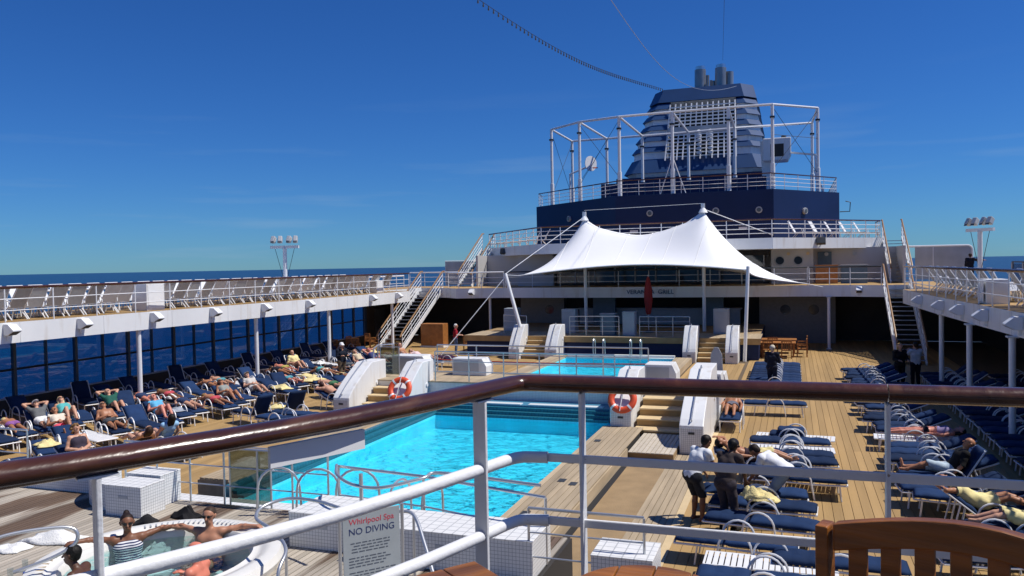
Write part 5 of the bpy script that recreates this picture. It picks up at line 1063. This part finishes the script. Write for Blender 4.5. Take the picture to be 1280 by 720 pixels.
def body_prims(J, sc=1.0, fingers=True, fat=0.0, fine=False):
    pr = []; A = lambda a, b_, r_0, r_1, l, k=.035: pr.append((a, b_, r_0, r_1, l, k))
    lat = unit(J['shR']-J['shL']); hl = unit(J['hipR']-J['hipL'])
    A(J['hipL'], J['hipR'], .10+fat*.4, .10+fat*.4, 'pelvis'); 
    for s in (-1, 1):
        A(J['pelvis']+hl*s*.05, J['waist']+lat*s*.05, .105+fat, .098+fat, 'waist', .05); A(J['waist']+lat*s*.055, J['chest']+lat*s*.08, .100+fat, .108+fat*.5, 'chest', .05)
    A(J['chest']+lat*-.06, J['chest']+lat*.06, .11, .11, 'chest', .05); A(J['shL'], J['shR'], .062, .062, 'shoulder', .05)
    A(J['shL']*.5+J['shR']*.5, J['head']-J['up']*.09, .06, .05, 'neck', .03)
    h, u, f = J['head'], J['up'], J['face']; l2 = unit(np.cross(u, f))
    A(h+u*.03-f*.015, h+u*.035+f*.012, .088, .086, 'head', .03); A(h-u*.045+f*.03, h-u*.07+f*.05, .055, .042, 'head', .04); A(h+f*.095+u*.012, h+f*.118-u*.024, .010, .016, 'head', .02)
    for s in (-1, 1): A(h+l2*s*.085-u*.01, h+l2*s*.092+u*.02-f*.012, .015, .018, 'head', .01)
    if fine: A(h+f*.088-u*.052-l2*.018, h+f*.088-u*.052+l2*.018, .011, .011, 'head', .012); A(h+f*.087+u*.035-l2*.03, h+f*.087+u*.035+l2*.03, .012, .012, 'head', .02)
    for s in 'LR':
        sh, el, wr = J['sh'+s], J['el'+s], J['wr'+s]; mid = (sh+el)/2
        A(sh, mid, .055, .047, 'ua1', .04); A(mid, el, .047, .040, 'ua2', .02); A(el, el*.65+wr*.35, .040, .041, 'fa', .02); A(el*.65+wr*.35, wr, .041, .027, 'fa', .02)
        d = unit(wr-el); d = unit(d+J.get('hd'+s, v3(0, 0, 0))); n_ = J.get('hn'+s, v3(0, 0, 1.)); n_ = n_-d*(n_@d); n_ = unit(n_) if np.linalg.norm(n_) > .05 else unit(np.cross(d, v3(1, .3, .2))); w = np.cross(d, n_); th = -1 if s == 'L' else 1
        for q in (-.022, 0, .022): A(wr+w*q*.5, wr+d*.085+w*q, .020, .018, 'hand', .015)
        if fingers:
            for q, L_ in ((-.033, .058), (-.011, .072), (.011, .075), (.033, .066)):
                b0 = wr+d*.085+w*q; b1 = b0+d*L_*.55-n_*.012; b2 = b1+d*L_*.42-n_*.028; A(b0, b1, .0105, .0100, 'hand', .006); A(b1, b2, .0100, .0085, 'hand', .006)
            b0 = wr+d*.03+w*.03*th; b1 = b0+d*.035+w*.032*th; b2 = b1+d*.035+w*.008*th-n_*.01; A(b0, b1, .014, .012, 'hand', .01); A(b1, b2, .012, .010, 'hand', .006)
        hp, kn, an, to = J['hip'+s], J['kn'+s], J['an'+s], J['to'+s]; m1 = hp*.45+kn*.55
        A(hp, m1, .088+fat*.4, .072+fat*.3, 'th1', .04); A(m1, kn, .072, .055, 'th2', .02); cm = kn*.65+an*.35; A(kn, cm, .053, .056, 'calf', .02); A(cm, an, .056, .036, 'calf', .02)
        hl_ = an+unit(an-kn)*.035-unit(to-an)*.03; A(an, hl_, .036, .034, 'foot', .02); A(hl_, to, .034, .026, 'foot', .02)
    return pr
_pc = {}
def person(label, J, loc, rz, skin, clothes=(), hair=None, haircol=(.03, .02, .015), cap=None, glasses=False, res=.015, key=None, scale=1.0, fat=0.0, fine=False, rx=0, beard=None):
    t = thing('person', label, 'person', loc, rz)
    if key and key in _pc: pr, V, F, lab = _pc[key]
    else:
        pr = body_prims(J, fingers=True, fat=fat, fine=fine); V, F = sdf_mesh(pr, res); lab = nearest(V, pr)
        if key: _pc[key] = (pr, V, F, lab)
    names = np.array([p[4] for p in pr])[lab]
    def mk(nm, V_, F_, m_):
        me = bpy.data.meshes.new(nm); me.from_pydata(V_.tolist(), [], F_.tolist()); me.materials.append(m_); me.polygons.foreach_set('use_smooth', [True]*len(me.polygons)); o = bpy.data.objects.new(nm, me); COL.objects.link(o); o.parent = t; return o
    bo = mk('body', V, F, smat(skin)); me = bo.data; nrm = np.zeros(len(V)*3); me.vertices.foreach_get('normal', nrm); nrm = nrm.reshape(-1, 3)
    for nm, labs, col, off in clothes:
        okv = np.isin(names, list(labs)); f = F[okv[F].sum(1) >= 3]
        if not len(f): continue
        ids = np.unique(f); mp_ = -np.ones(len(V), int); mp_[ids] = np.arange(len(ids)); wob = .35*np.sin(V[ids]@np.array([31., 17, 23]))+.25*np.sin(V[ids]@np.array([-13., 41, 29])); V_ = V[ids]+nrm[ids]*(off*(1+.5*wob))[:, None]
        mk(nm, V_, mp_[f], cmat(col) if not isinstance(col, bpy.types.Material) else col)
    h, u, f = J['head'], J['up'], J['face']; l2 = unit(np.cross(u, f)); hp = []
    if hair:
        hp = [(h+u*.045-f*.030, h+u*.05-f*.012, .094, .092, 'h'), (h-f*.05-u*.02, h-f*.045+u*.03, .065, .08, 'h')]
        if hair == 'long':
            for s in (-.045, 0, .045): hp.append((h-f*.055+l2*s, h-f*.075-u*.20+l2*s*1.3, .062, .035, 'h'))
        if hair == 'bun': hp.append((h-f*.085+u*.125, h-f*.095+u*.135, .044, .042, 'h'))
        if hair == 'curly':
            rg = random.Random(5)
            for _ in range(60):
                dd = unit(v3(rg.gauss(0, 1), rg.gauss(0, 1), rg.gauss(0, 1))); 
                if dd@f > .35 and dd@u < .5: continue
                c = h+u*.0+dd*.115-u*max(0, -(dd@u))*.12; hp.append((c, c+dd*.015, .03, .022, 'h'))
        Vh, Fh = sdf_mesh(hp, .012 if res < .013 else .016, .03 if hair != 'curly' else .012); mk('hair', Vh, Fh, cmat(haircol, .55, .6))
    if cap:
        Vh, Fh = sdf_mesh([(h+u*.055-f*.02, h+u*.06-f*.0, .098, .096, 'h')], .014); keep = ((Vh[Fh].mean(1)-h)@u) > .035; o = mk('cap', Vh, Fh[keep], cmat(cap))
        q = Matrix((tuple(l2), tuple(f), tuple(u))).transposed().to_4x4(); b_ = MB().add([(.085*math.cos(a)*1.0, .05+.13*max(0, math.sin(a)), .045-.01*math.sin(a)) for a in [math.pi*i/10 for i in range(11)]], [tuple(range(11))]).build('brim', cmat(cap), o); b_.matrix_local = Matrix.Translation(Vector(h)) @ q; b_.modifiers.new('t', 'SOLIDIFY').thickness = .008
    if glasses:
        q = Matrix((tuple(l2), tuple(f), tuple(u))).transposed().to_4x4(); mb = MB()
        for s in (-.034, .034): mb.tube([(s, .098, .015), (s, .106, .015)], .026, 10, sq=.8)
        mb.bar((-.07, .094, .022), (.07, .094, .022), .010, .008); mb.bar((-.082, .01, .022), (-.066, .094, .022), .006); mb.bar((.082, .01, .022), (.066, .094, .022), .006); o = mb.build('sunglasses', M['black'], t); o.matrix_local = Matrix.Translation(Vector(h)) @ q
    elif fine:
        q = Matrix((tuple(l2), tuple(f), tuple(u))).transposed().to_4x4()
        for s in (-.033, .033): o = MB().lathe([(0, .011), (.011, .003), (.013, -.004), (0, -.011)], n=8).build('eye', M['black'], t); o.matrix_local = Matrix.Translation(Vector(h)) @ q @ Matrix.Translation((s, .083, .012))
    if scale != 1: t.scale = (scale,)*3
    return t
TOP = ('chest', 'waist', 'shoulder'); TEE = TOP+('ua1',); LONG = TEE+('ua2', 'fa'); SHORTS = ('pelvis', 'th1'); PANTS = ('pelvis', 'th1', 'th2', 'calf'); BRIEF = ('pelvis',)
def lie(ang=35, arms='side', knees=0, prone=False, turn=0, z0=.455, spread=.10):
    a = R(ang); d = v3(-math.cos(a), 0, math.sin(a)); n_ = v3(math.sin(a), 0, math.cos(a)); o = v3(0, 0, z0); P_ = lambda t_, q=.10, y=0: o+d*t_+n_*q+v3(0, y, 0); J = {}
    J['pelvis'] = v3(.08, 0, z0+.10); J['waist'] = P_(.16); J['chest'] = P_(.36, .11); J['shL'] = P_(.47, .10, -.165); J['shR'] = P_(.47, .10, .165); J['head'] = P_(.68, .13); J['up'] = d
    J['face'] = unit(n_+v3(0, .5*turn, 0)) if not prone else unit(v3(0, 1, -.2)); J['face'] = unit(J['face']-J['up']*(J['face']@J['up']))
    for s, y in (('L', -1), ('R', 1)):
        J['hip'+s] = v3(.12, y*.085, z0+.10); kz = knees if not isinstance(knees, tuple) else knees[0 if y < 0 else 1]
        if kz: J['kn'+s] = v3(.12+math.sqrt(max(.01, .43**2-kz**2)), y*.10, z0+.10+kz); J['an'+s] = v3(J['kn'+s][0]+math.sqrt(max(.01, .41**2-kz**2)), y*.11, z0+.07); J['to'+s] = J['an'+s]+v3(.15, 0, -.0)
        else: J['kn'+s] = v3(.55, y*spread, z0+.09); J['an'+s] = v3(.96, y*(spread+.03), z0+.06); J['to'+s] = J['an'+s]+(v3(.06, y*.04, .15) if not prone else v3(.15, y*.02, -.01))
        if arms == 'side': J['el'+s] = P_(.24, .06, y*.27); J['wr'+s] = v3(.06, y*.25, z0+.08)
        elif arms == 'head': J['el'+s] = P_(.74, .12, y*.33); J['wr'+s] = P_(.80, .06, y*.08)
        elif arms == 'belly': J['el'+s] = P_(.22, .07, y*.27); J['wr'+s] = P_(.14, .235, y*.08); J['hn'+s] = n_
        elif arms == 'pillow': J['el'+s] = P_(.66, .03, y*.30); J['wr'+s] = P_(.80, .01, y*.05)
        elif arms == 'face': J['el'+s] = P_(.62, .20, y*.27) if y > 0 else P_(.22, .07, y*.27); J['wr'+s] = P_(.80, .21, y*.04) if y > 0 else P_(.05, .12, y*.2)
    return J
def stand(bend=0, arms='down', hip=.93, head_tilt=.0, kneeb=0, stride=.0):
    d = v3(0, math.sin(bend), math.cos(bend)); f = v3(0, math.cos(bend), -math.sin(bend)); pel = v3(0, -.25*math.sin(bend), hip); P_ = lambda t_, q=0, x=0: pel+d*t_+f*q+v3(x, 0, 0); J = {'pelvis': pel, 'waist': P_(.16), 'chest': P_(.34), 'shL': P_(.47, -.01, -.18), 'shR': P_(.47, -.01, .18)}
    a = bend*.6+head_tilt; J['up'] = v3(0, math.sin(a), math.cos(a)); J['face'] = v3(0, math.cos(a), -math.sin(a)); J['head'] = P_(.56)+J['up']*.12+J['face']*.02
    for s, x in (('L', -1), ('R', 1)):
        st_ = stride*x; J['hip'+s] = pel+v3(x*.09, 0, -.03); J['kn'+s] = v3(x*.10, st_*.55+.04+kneeb, .50); J['an'+s] = v3(x*.11, st_, .08); J['to'+s] = v3(x*.13, st_+.17, .03)
        if arms == 'down': J['el'+s] = J['sh'+s]+v3(x*.07, -.02, -.29); J['wr'+s] = J['el'+s]+v3(-x*.02, .06, -.25)
        elif arms == 'front': J['el'+s] = J['sh'+s]+v3(x*.07, .06, -.27); J['wr'+s] = J['el'+s]+v3(-x*.08, .24, -.02)
        elif arms == 'reach': J['el'+s] = J['sh'+s]+v3(x*.05, .10, -.26); J['wr'+s] = J['el'+s]+v3(-x*.05, .14, -.20)
        elif arms == 'camera': J['el'+s] = J['sh'+s]+v3(x*.10, .16, -.16); J['wr'+s] = J['el'+s]+v3(-x*.14, .12, .17)
        elif arms == 'point': J['el'+s] = J['sh'+s]+(v3(.2, .18, -.08) if x > 0 else v3(-.06, 0, -.29)); J['wr'+s] = J['el'+s]+(v3(.18, .2, .02) if x > 0 else v3(0, .06, -.25))
        elif arms == 'hip': J['el'+s] = J['sh'+s]+(v3(x*.07, .06, -.27)); J['wr'+s] = J['el'+s]+v3(-x*.1, .22, .06)
    return J
def tubsit(arms='spread', lean=.15, seat=.62, rim=.24):
    d = v3(0, -math.sin(lean), math.cos(lean)); pel = v3(0, 0, seat-.9); P_ = lambda t_, q=0, x=0: pel+d*t_+v3(x, q, 0); J = {'pelvis': pel, 'waist': P_(.16), 'chest': P_(.34), 'shL': P_(.46, 0, -.18), 'shR': P_(.46, 0, .18), 'up': v3(0, 0, 1.), 'face': v3(0, 1., 0)}; J['head'] = P_(.69, .03)
    for s, x in (('L', -1), ('R', 1)):
        J['hip'+s] = pel+v3(x*.09, .03, 0); J['kn'+s] = pel+v3(x*.15, .45, .12); J['an'+s] = pel+v3(x*.14, .62, -.26); J['to'+s] = J['an'+s]+v3(0, .14, -.04)
        if arms == 'spread': J['el'+s] = J['sh'+s]+v3(x*.26, -.10, .035); J['wr'+s] = v3(J['el'+s][0]+x*.22, J['el'+s][1]+.06, rim-.005); J['hn'+s] = v3(0, 0, 1.)
        else: J['el'+s] = J['sh'+s]+v3(x*.10, .08, -.24); J['wr'+s] = J['el'+s]+v3(-x*.12, .20, .10)
    return J
FAIR, TAN, PINK, BROWN, DARK = (.55, .30, .20), (.38, .17, .09), (.60, .24, .17), (.20, .085, .045), (.085, .038, .022)
NAVY, BLK, WHT, GREY, TEAL, KHAKI, YEL = (.012, .02, .06), (.01, .01, .012), (.75, .75, .75), (.10, .11, .12), (.10, .42, .42), (.12, .085, .05), (.76, .66, .32)
def on(label, lx, ly, rz, J, *a, **k): return person(label, J, (lx, ly, .003), R(rz), *a, **k)
# --- left deck bathers
on('man in grey T-shirt and white cap lying with arms behind his head', *L2[2], -26, lie(38, 'head'), FAIR, [('shirt', TEE, (.13, .135, .14), .012), ('shorts', SHORTS+('th2',), WHT, .018)], hair='short', cap=(.8, .8, .8), glasses=True, res=.014)
on('woman in teal top with raised knees on a cream towel', L2[3][0]+.1, L2[3][1], -26, lie(38, 'side', .28), FAIR, [('top', ('chest', 'waist'), TEAL, .012), ('bottoms', BRIEF, TEAL, .012)], hair='long', haircol=(.75, .66, .36), glasses=True, key='sk38')
on('person in pink shorts lying with one knee up near the left edge', -20.0, 17.35, -26, lie(38, 'belly', (0, .30)), TAN, [('shorts', SHORTS, (.75, .10, .14), .016), ('top', TOP, (.7, .62, .5), .012)], hair='short', haircol=(.05, .03, .02))
on('tanned shirtless man in grey shorts lying in the inner left row', *L1[2], -26, lie(38, 'belly'), TAN, [('shorts', SHORTS, (.06, .065, .075), .018)], hair='short', haircol=(.45, .43, .40), glasses=True, fat=.012, key='bel38')
on('man in green shirt lying with arms folded over his head', *L2[4], -26, lie(38, 'head', .2), FAIR, [('shirt', TEE, (.02, .10, .075), .012), ('shorts', SHORTS, (.05, .05, .06), .016)], hair='short', haircol=(.7, .62, .4))
on('white-haired person in light blue top lying in the inner left row', *L1[3], -26, lie(38, 'belly', .26), PINK, [('top', TOP, (.12, .42, .66), .014), ('bottoms', BRIEF, (.10, .35, .6), .012)], hair='short', haircol=(.78, .78, .76))
on('curly-haired woman sitting up beside the left terrace railing', -16.7, 15.0, -20, lie(70, 'belly', .1), FAIR, [('swimsuit', ('chest', 'waist', 'pelvis'), (.05, .04, .06), .010)], hair='curly', haircol=(.20, .11, .045))
on('dark-haired woman in light blue top near the handrail', -16.0, 17.2, 155, lie(52, 'side', .1), FAIR, [('top', TOP, (.30, .52, .75), .012), ('bottoms', BRIEF, (.2, .4, .6), .012)], hair='long', haircol=(.012, .008, .006))
on('second dark-haired woman lying next to the one in light blue', -16.2, 16.5, 155, lie(30, 'side', .1), FAIR, [('top', ('chest',), (.03, .02, .02), .010), ('bottoms', BRIEF, (.03, .02, .02), .010)], hair='long', haircol=(.03, .015, .01), glasses=True)
on('sunbather lying face down in the second left row', *L2[9], -26, lie(0, 'pillow', prone=True), TAN, [('shorts', BRIEF, (.04, .05, .08), .012)], hair='short', key='prone')
on('woman in grey swimsuit reclining on a cream towel', *L1[7], -26, lie(38, 'belly', .18), TAN, [('swimsuit', ('chest', 'waist', 'pelvis'), (.28, .30, .28), .010)], hair='long', haircol=(.03, .02, .02), glasses=True)
on('person in straw hat and pale shirt reclining in the inner left row', *L1[8], -26, lie(38, 'belly', .12), FAIR, [('shirt', TEE, (.55, .52, .48), .014), ('shorts', SHORTS, (.6, .58, .55), .016)], hair='short', cap=(.30, .26, .20))
on('woman in teal bikini lying face down between cream towels', *L1[13], -26, lie(0, 'pillow', prone=True), TAN, [('top', ('chest',), TEAL, .010), ('bottoms', BRIEF, (.7, .6, .5), .012)], hair='short', haircol=(.10, .05, .02), key='prone')
on('person sitting up wrapped in a cream towel far along the left deck', *L2[15], -26, lie(62, 'belly', .2), FAIR, [('towel', TOP+('ua1', 'ua2'), YEL, .03)], hair='short')
on('man in dark shorts lying on his back beside the man in a cap', *L1[15], -26, lie(0, 'side'), FAIR, [('shirt', TOP, (.09, .1, .11), .012), ('shorts', BRIEF, (.05, .05, .07), .014)], hair='short', key='flat')
on('person reclining with blond hair left of the standing man in a cap', *L1[16], -26, lie(38, 'side'), FAIR, [('top', TOP, (.6, .5, .35), .012), ('shorts', SHORTS, (.02, .03, .07), .014)], hair='long', haircol=(.45, .30, .12), key='side38')
on('woman in navy swimsuit shading her eyes behind the standing man', *L1[17], -26, lie(38, 'head', .15), PINK, [('swimsuit', ('chest', 'waist', 'pelvis'), (.05, .06, .16), .010)], hair='long', haircol=(.25, .13, .06))
on('second woman sitting behind the standing man with loose brown hair', L1[17][0]+.9, L1[17][1]+1.2, -26, lie(62, 'belly', .2), FAIR, [('swimsuit', ('chest', 'waist', 'pelvis'), (.45, .22, .12), .010)], hair='long', haircol=(.14, .06, .03))
on('sunbather in white lying flat right of the standing man', *L1[18], -26, lie(0, 'side'), PINK, [('dress', TOP+SHORTS, (.72, .66, .64), .016)], hair='short', key='flat')
on('sunbather lying face down on the lounger next to the bridge steps', -15.35, 24.6, -12, lie(22, 'pillow', prone=True), FAIR, [('shorts', SHORTS, (.01, .015, .03), .014)], hair='short', haircol=(.05, .02, .02), key='prone22')
on('person in pink lying under the left bridge glass screen', -17.2, 35.4, -10, lie(22, 'side', .1), FAIR, [('dress', TOP+SHORTS, (.75, .55, .55), .018)], hair='long', haircol=(.05, .025, .015))
on('man in red shirt and jeans standing on the far left deck', -17.9, 41.3, 60, stand(.05, 'front'), FAIR, [('shirt', TEE+('ua2',), (.28, .012, .025), .016), ('jeans', PANTS, (.10, .15, .26), .016)], hair='short', haircol=(.6, .6, .58)) if False else person('man in red shirt and jeans standing on the far left deck', stand(.05, 'front'), (-17.9, 41.3, .003), R(-70), FAIR, [('shirt', TEE+('ua2',), (.28, .012, .025), .016), ('jeans', PANTS, (.10, .15, .26), .016)], hair='short', haircol=(.6, .6, .58))
person('man in white cap and dark jacket walking between the left loungers', stand(.03, 'hip', stride=.14), (-18.6, 30.4, .003), R(-120), FAIR, [('jacket', LONG, (.012, .016, .028), .022), ('trousers', PANTS, (.11, .085, .06), .02), ('shoes', ('foot',), (.5, .5, .5), .014)], hair='short', haircol=(.3, .3, .3), cap=(.78, .78, .78))
for i, (x, y, J, kw, lb) in enumerate((
    (-16.75+.2*math.sin(0), 26.6, lie(0, 'side'), dict(key='flat'), 'sunbather in green shorts lying flat in the short left row'),
    (-16.75+.2*math.sin(3.8), 28.44, lie(0, 'pillow', prone=True), dict(key='prone'), 'sunbather in red trunks lying face down in the short left row'),
    (-16.75+.2*math.sin(5.7), 29.36, lie(38, 'side'), dict(key='side38'), 'woman in purple swimsuit reclining in the short left row'),
    (-16.75+.2*math.sin(13.3), 33.04, lie(38, 'side'), dict(key='side38'), 'man in pale blue shirt reclining at the far end of the short left row'))):
    c_ = [[('shorts', SHORTS, (.06, .16, .08), .016)], [('shorts', SHORTS, (.35, .03, .03), .014)], [('swimsuit', ('chest', 'waist', 'pelvis'), (.16, .05, .22), .010)], [('shirt', TEE, (.35, .45, .58), .014), ('shorts', SHORTS, (.2, .2, .2), .016)]][i]
    on(lb, x, y, -20, J, (FAIR, TAN, PINK, FAIR)[i], c_, hair=('short', 'short', 'long', 'short')[i], haircol=((.10, .06, .03), (.03, .02, .01), (.2, .1, .04), (.4, .38, .35))[i], **kw)
cols = [(.03, .05, .12), (.5, .08, .1), (.1, .3, .35), (.02, .02, .03), (.4, .35, .1), (.25, .1, .3)]; taken = list(L1.values())+list(L2.values()); n_ = 0
for nm, R_ in (('inner', LA1), ('second', LA2)):
    for i, x, y, kd in R_:
        if kd != 'flat' or (x, y) in taken or (i*3) % 5 not in (1, 2, 4): continue
        pr_ = n_ % 2; c_ = cols[n_ % 6]
        on('%s in %s lying %s in the %s left row, %s from camera' % (('sunbather', 'bather')[pr_], ('navy', 'red', 'teal', 'black', 'mustard', 'purple')[n_ % 6], ('face up', 'face down')[pr_], nm, nth(i+1)), x, y, -26, lie(0, 'pillow', prone=True) if pr_ else lie(0, 'side'), (FAIR, TAN, PINK, BROWN)[n_ % 4], [('swimsuit', ('pelvis', 'waist', 'chest') if n_ % 3 == 0 else SHORTS, c_, .014)], hair=('short', 'long')[n_ % 2] if not pr_ else 'short', haircol=((.03, .02, .01), (.2, .12, .05), (.5, .4, .2))[n_ % 3], key='prone' if pr_ else 'flat'); n_ += 1
# --- right deck
on('person lying under an orange towel beside the tall stair wall', -1.75, 25.0, -90, lie(22, 'side', .14), TAN, [('towel', ('pelvis', 'waist'), (.14, .14, .18), .03), ('swimsuit', BRIEF, (.02, .02, .05), .012)], hair='short')
person('man in cap and navy jacket standing among the far right loungers', stand(.12, 'front'), (-.75, 32.0, .003), R(-15), FAIR, [('jacket', LONG, (.012, .016, .03), .028), ('trousers', PANTS, (.015, .02, .04), .02)], hair='short', haircol=(.4, .4, .38), cap=(.62, .55, .42))
person('blond woman in black standing at the foot of the right stairs', stand(.03, 'front'), (3.85, 33.6, .003), R(200), FAIR, [('dress', LONG+PANTS, (.012, .012, .014), .02)], hair='long', haircol=(.45, .28, .10))
person('person in white shirt raising both arms to hold a camera by the right stairs', stand(.0, 'camera'), (4.45, 34.0, .003), R(20), FAIR, [('shirt', TEE+('ua2',), (.65, .67, .70), .018), ('trousers', PANTS, (.012, .014, .02), .02)], hair='short')
on('sunbather in black bikini lying flat in the row along the right gallery', 3.30, 22.7, 180, lie(0, 'side'), PINK, [('top', ('chest',), (.25, .2, .35), .010), ('bottoms', BRIEF, (.012, .012, .02), .012)], hair='long', haircol=(.03, .02, .012), key='flat')
on('bald man in black shirt and pale blue shorts reclining on the right', 3.2, 18.75, 180, lie(58, 'side', (0, .12), z0=.45), TAN, [('shirt', TEE+('ua2',), (.010, .010, .011), .016), ('shorts', SHORTS+('th2',), (.45, .55, .62), .02)], res=.012, fine=True, glasses=False, fat=.015)
on('woman in yellow wrap lying on her side in the right foreground', 3.1, 16.35, 6, lie(30, 'pillow', .12, turn=1, z0=.45), TAN, [('wrap', TOP+SHORTS, YEL, .028), ('top', ('shoulder',), (.15, .5, .5), .006)], hair='short', haircol=(.03, .02, .015), res=.012, fine=True)
on('person with a pale yellow towel round the waist at the right edge', 3.9, 15.35, 178, lie(22, 'belly', .10, z0=.45), FAIR, [('towel', ('waist', 'pelvis', 'th1', 'th2'), YEL, .035), ('top', ('chest',), (.2, .12, .08), .012)], hair='short', haircol=(.10, .06, .03), res=.013)
person('man in white T-shirt and dark shorts bending over a navy cushion', stand(.55, 'reach', head_tilt=.2), (-1.75, 15.55, .003), R(-40), BROWN, [('shirt', TEE, (.70, .72, .75), .018), ('shorts', SHORTS+('th2',), (.02, .022, .03), .022)], hair='short', haircol=(.015, .01, .008), res=.012, fine=True)
person('man in dark T-shirt and cap stooping with a yellow towel in his hand', stand(.42, 'reach', head_tilt=.25), (-1.15, 15.15, .003), R(-25), DARK, [('shirt', TEE+('ua2',), (.045, .035, .035), .02), ('trousers', PANTS, (.05, .042, .05), .022), ('shoes', ('foot',), (.02, .02, .02), .014)], hair='short', haircol=(.01, .01, .01), cap=(.012, .014, .025), res=.012, fine=True)
person('man in white shirt and checked shorts bent double over a lounger', stand(1.15, 'reach', head_tilt=.35), (-.35, 16.35, .003), R(70), BROWN, [('shirt', TEE, (.72, .74, .78), .018), ('shorts', SHORTS+('th2',), (.16, .22, .34), .022)], hair='short', haircol=(.02, .012, .01), res=.012, fine=True)
on('shirtless man lying on his side with a yellow towel behind the white T-shirt man', -1.0, 18.9, 8, lie(22, 'face', .10, z0=.45), TAN, [('shorts', BRIEF+('waist',), (.035, .02, .03), .02), ('towel', ('th1', 'th2'), YEL, .03)], hair='short', haircol=(.02, .012, .008), res=.013)
cloth('held_towel', 'rumpled yellow towel held by the man in the dark T-shirt', 'towel', (-.68, 14.98, .72), .42, .30, .22, M['towel'], 33)
cloth('held_cushion', 'navy cushion being lifted by the man in white T-shirt', 'cushion', (-1.42, 15.72, .62), .55, .5, .10, M['cushion'], 34)
person('person in dark clothes standing by the light mast on the right gallery', stand(.05, 'point'), (8.9, 48.0, UD+.004), R(-30), FAIR, [('jacket', LONG, (.012, .014, .025), .025), ('trousers', PANTS, (.012, .013, .02), .02)], hair='short', scale=.92)
# --- hot tub bathers (heights relative to the terrace planks)
def tubp(label, x, y, facing, J, *a, **k): return person(label, J, (x, y, TZ), facing, *a, **k)
ctr = lambda x, y: math.atan2(TC[1]-y, TC[0]-x)-math.pi/2
J = tubsit('spread'); tubp('woman in striped bikini and sunglasses sitting at the back of the hot tub', -9.22, 9.08, ctr(-9.22, 9.08)-.3, J, BROWN, [('bikini_top', ('chest',), M['stripe'], .010), ('bottoms', BRIEF, (.01, .012, .03), .010)], hair='bun', haircol=(.02, .012, .010), glasses=True, res=.0105, fine=True)
J = tubsit('spread'); tubp('large shirtless man in sunglasses with arms along the hot tub rim', -8.30, 9.68, ctr(-8.30, 9.68)+.25, J, (.42, .20, .12), [('shorts', SHORTS, (.012, .018, .06), .016)], hair='short', haircol=(.05, .03, .02), glasses=True, res=.0105, fine=True, fat=.035)
J = tubsit('front', lean=-.25); tubp('dark-haired bather leaning on the left rim of the hot tub', -8.8, 7.98, ctr(-8.8, 7.98)+math.pi-.5, J, DARK, [('shorts', SHORTS, (.01, .01, .012), .014)], hair='short', haircol=(.008, .007, .006), res=.0115, fine=True)
J = tubsit('front', lean=.05); tubp('sunburnt bald bather seen from behind in the middle of the hot tub', -7.45, 8.45, ctr(-7.45, 8.45)+.4, J, (.62, .20, .13), [('shorts', SHORTS, (.02, .03, .08), .014)], hair=None, res=.0115, fine=True)
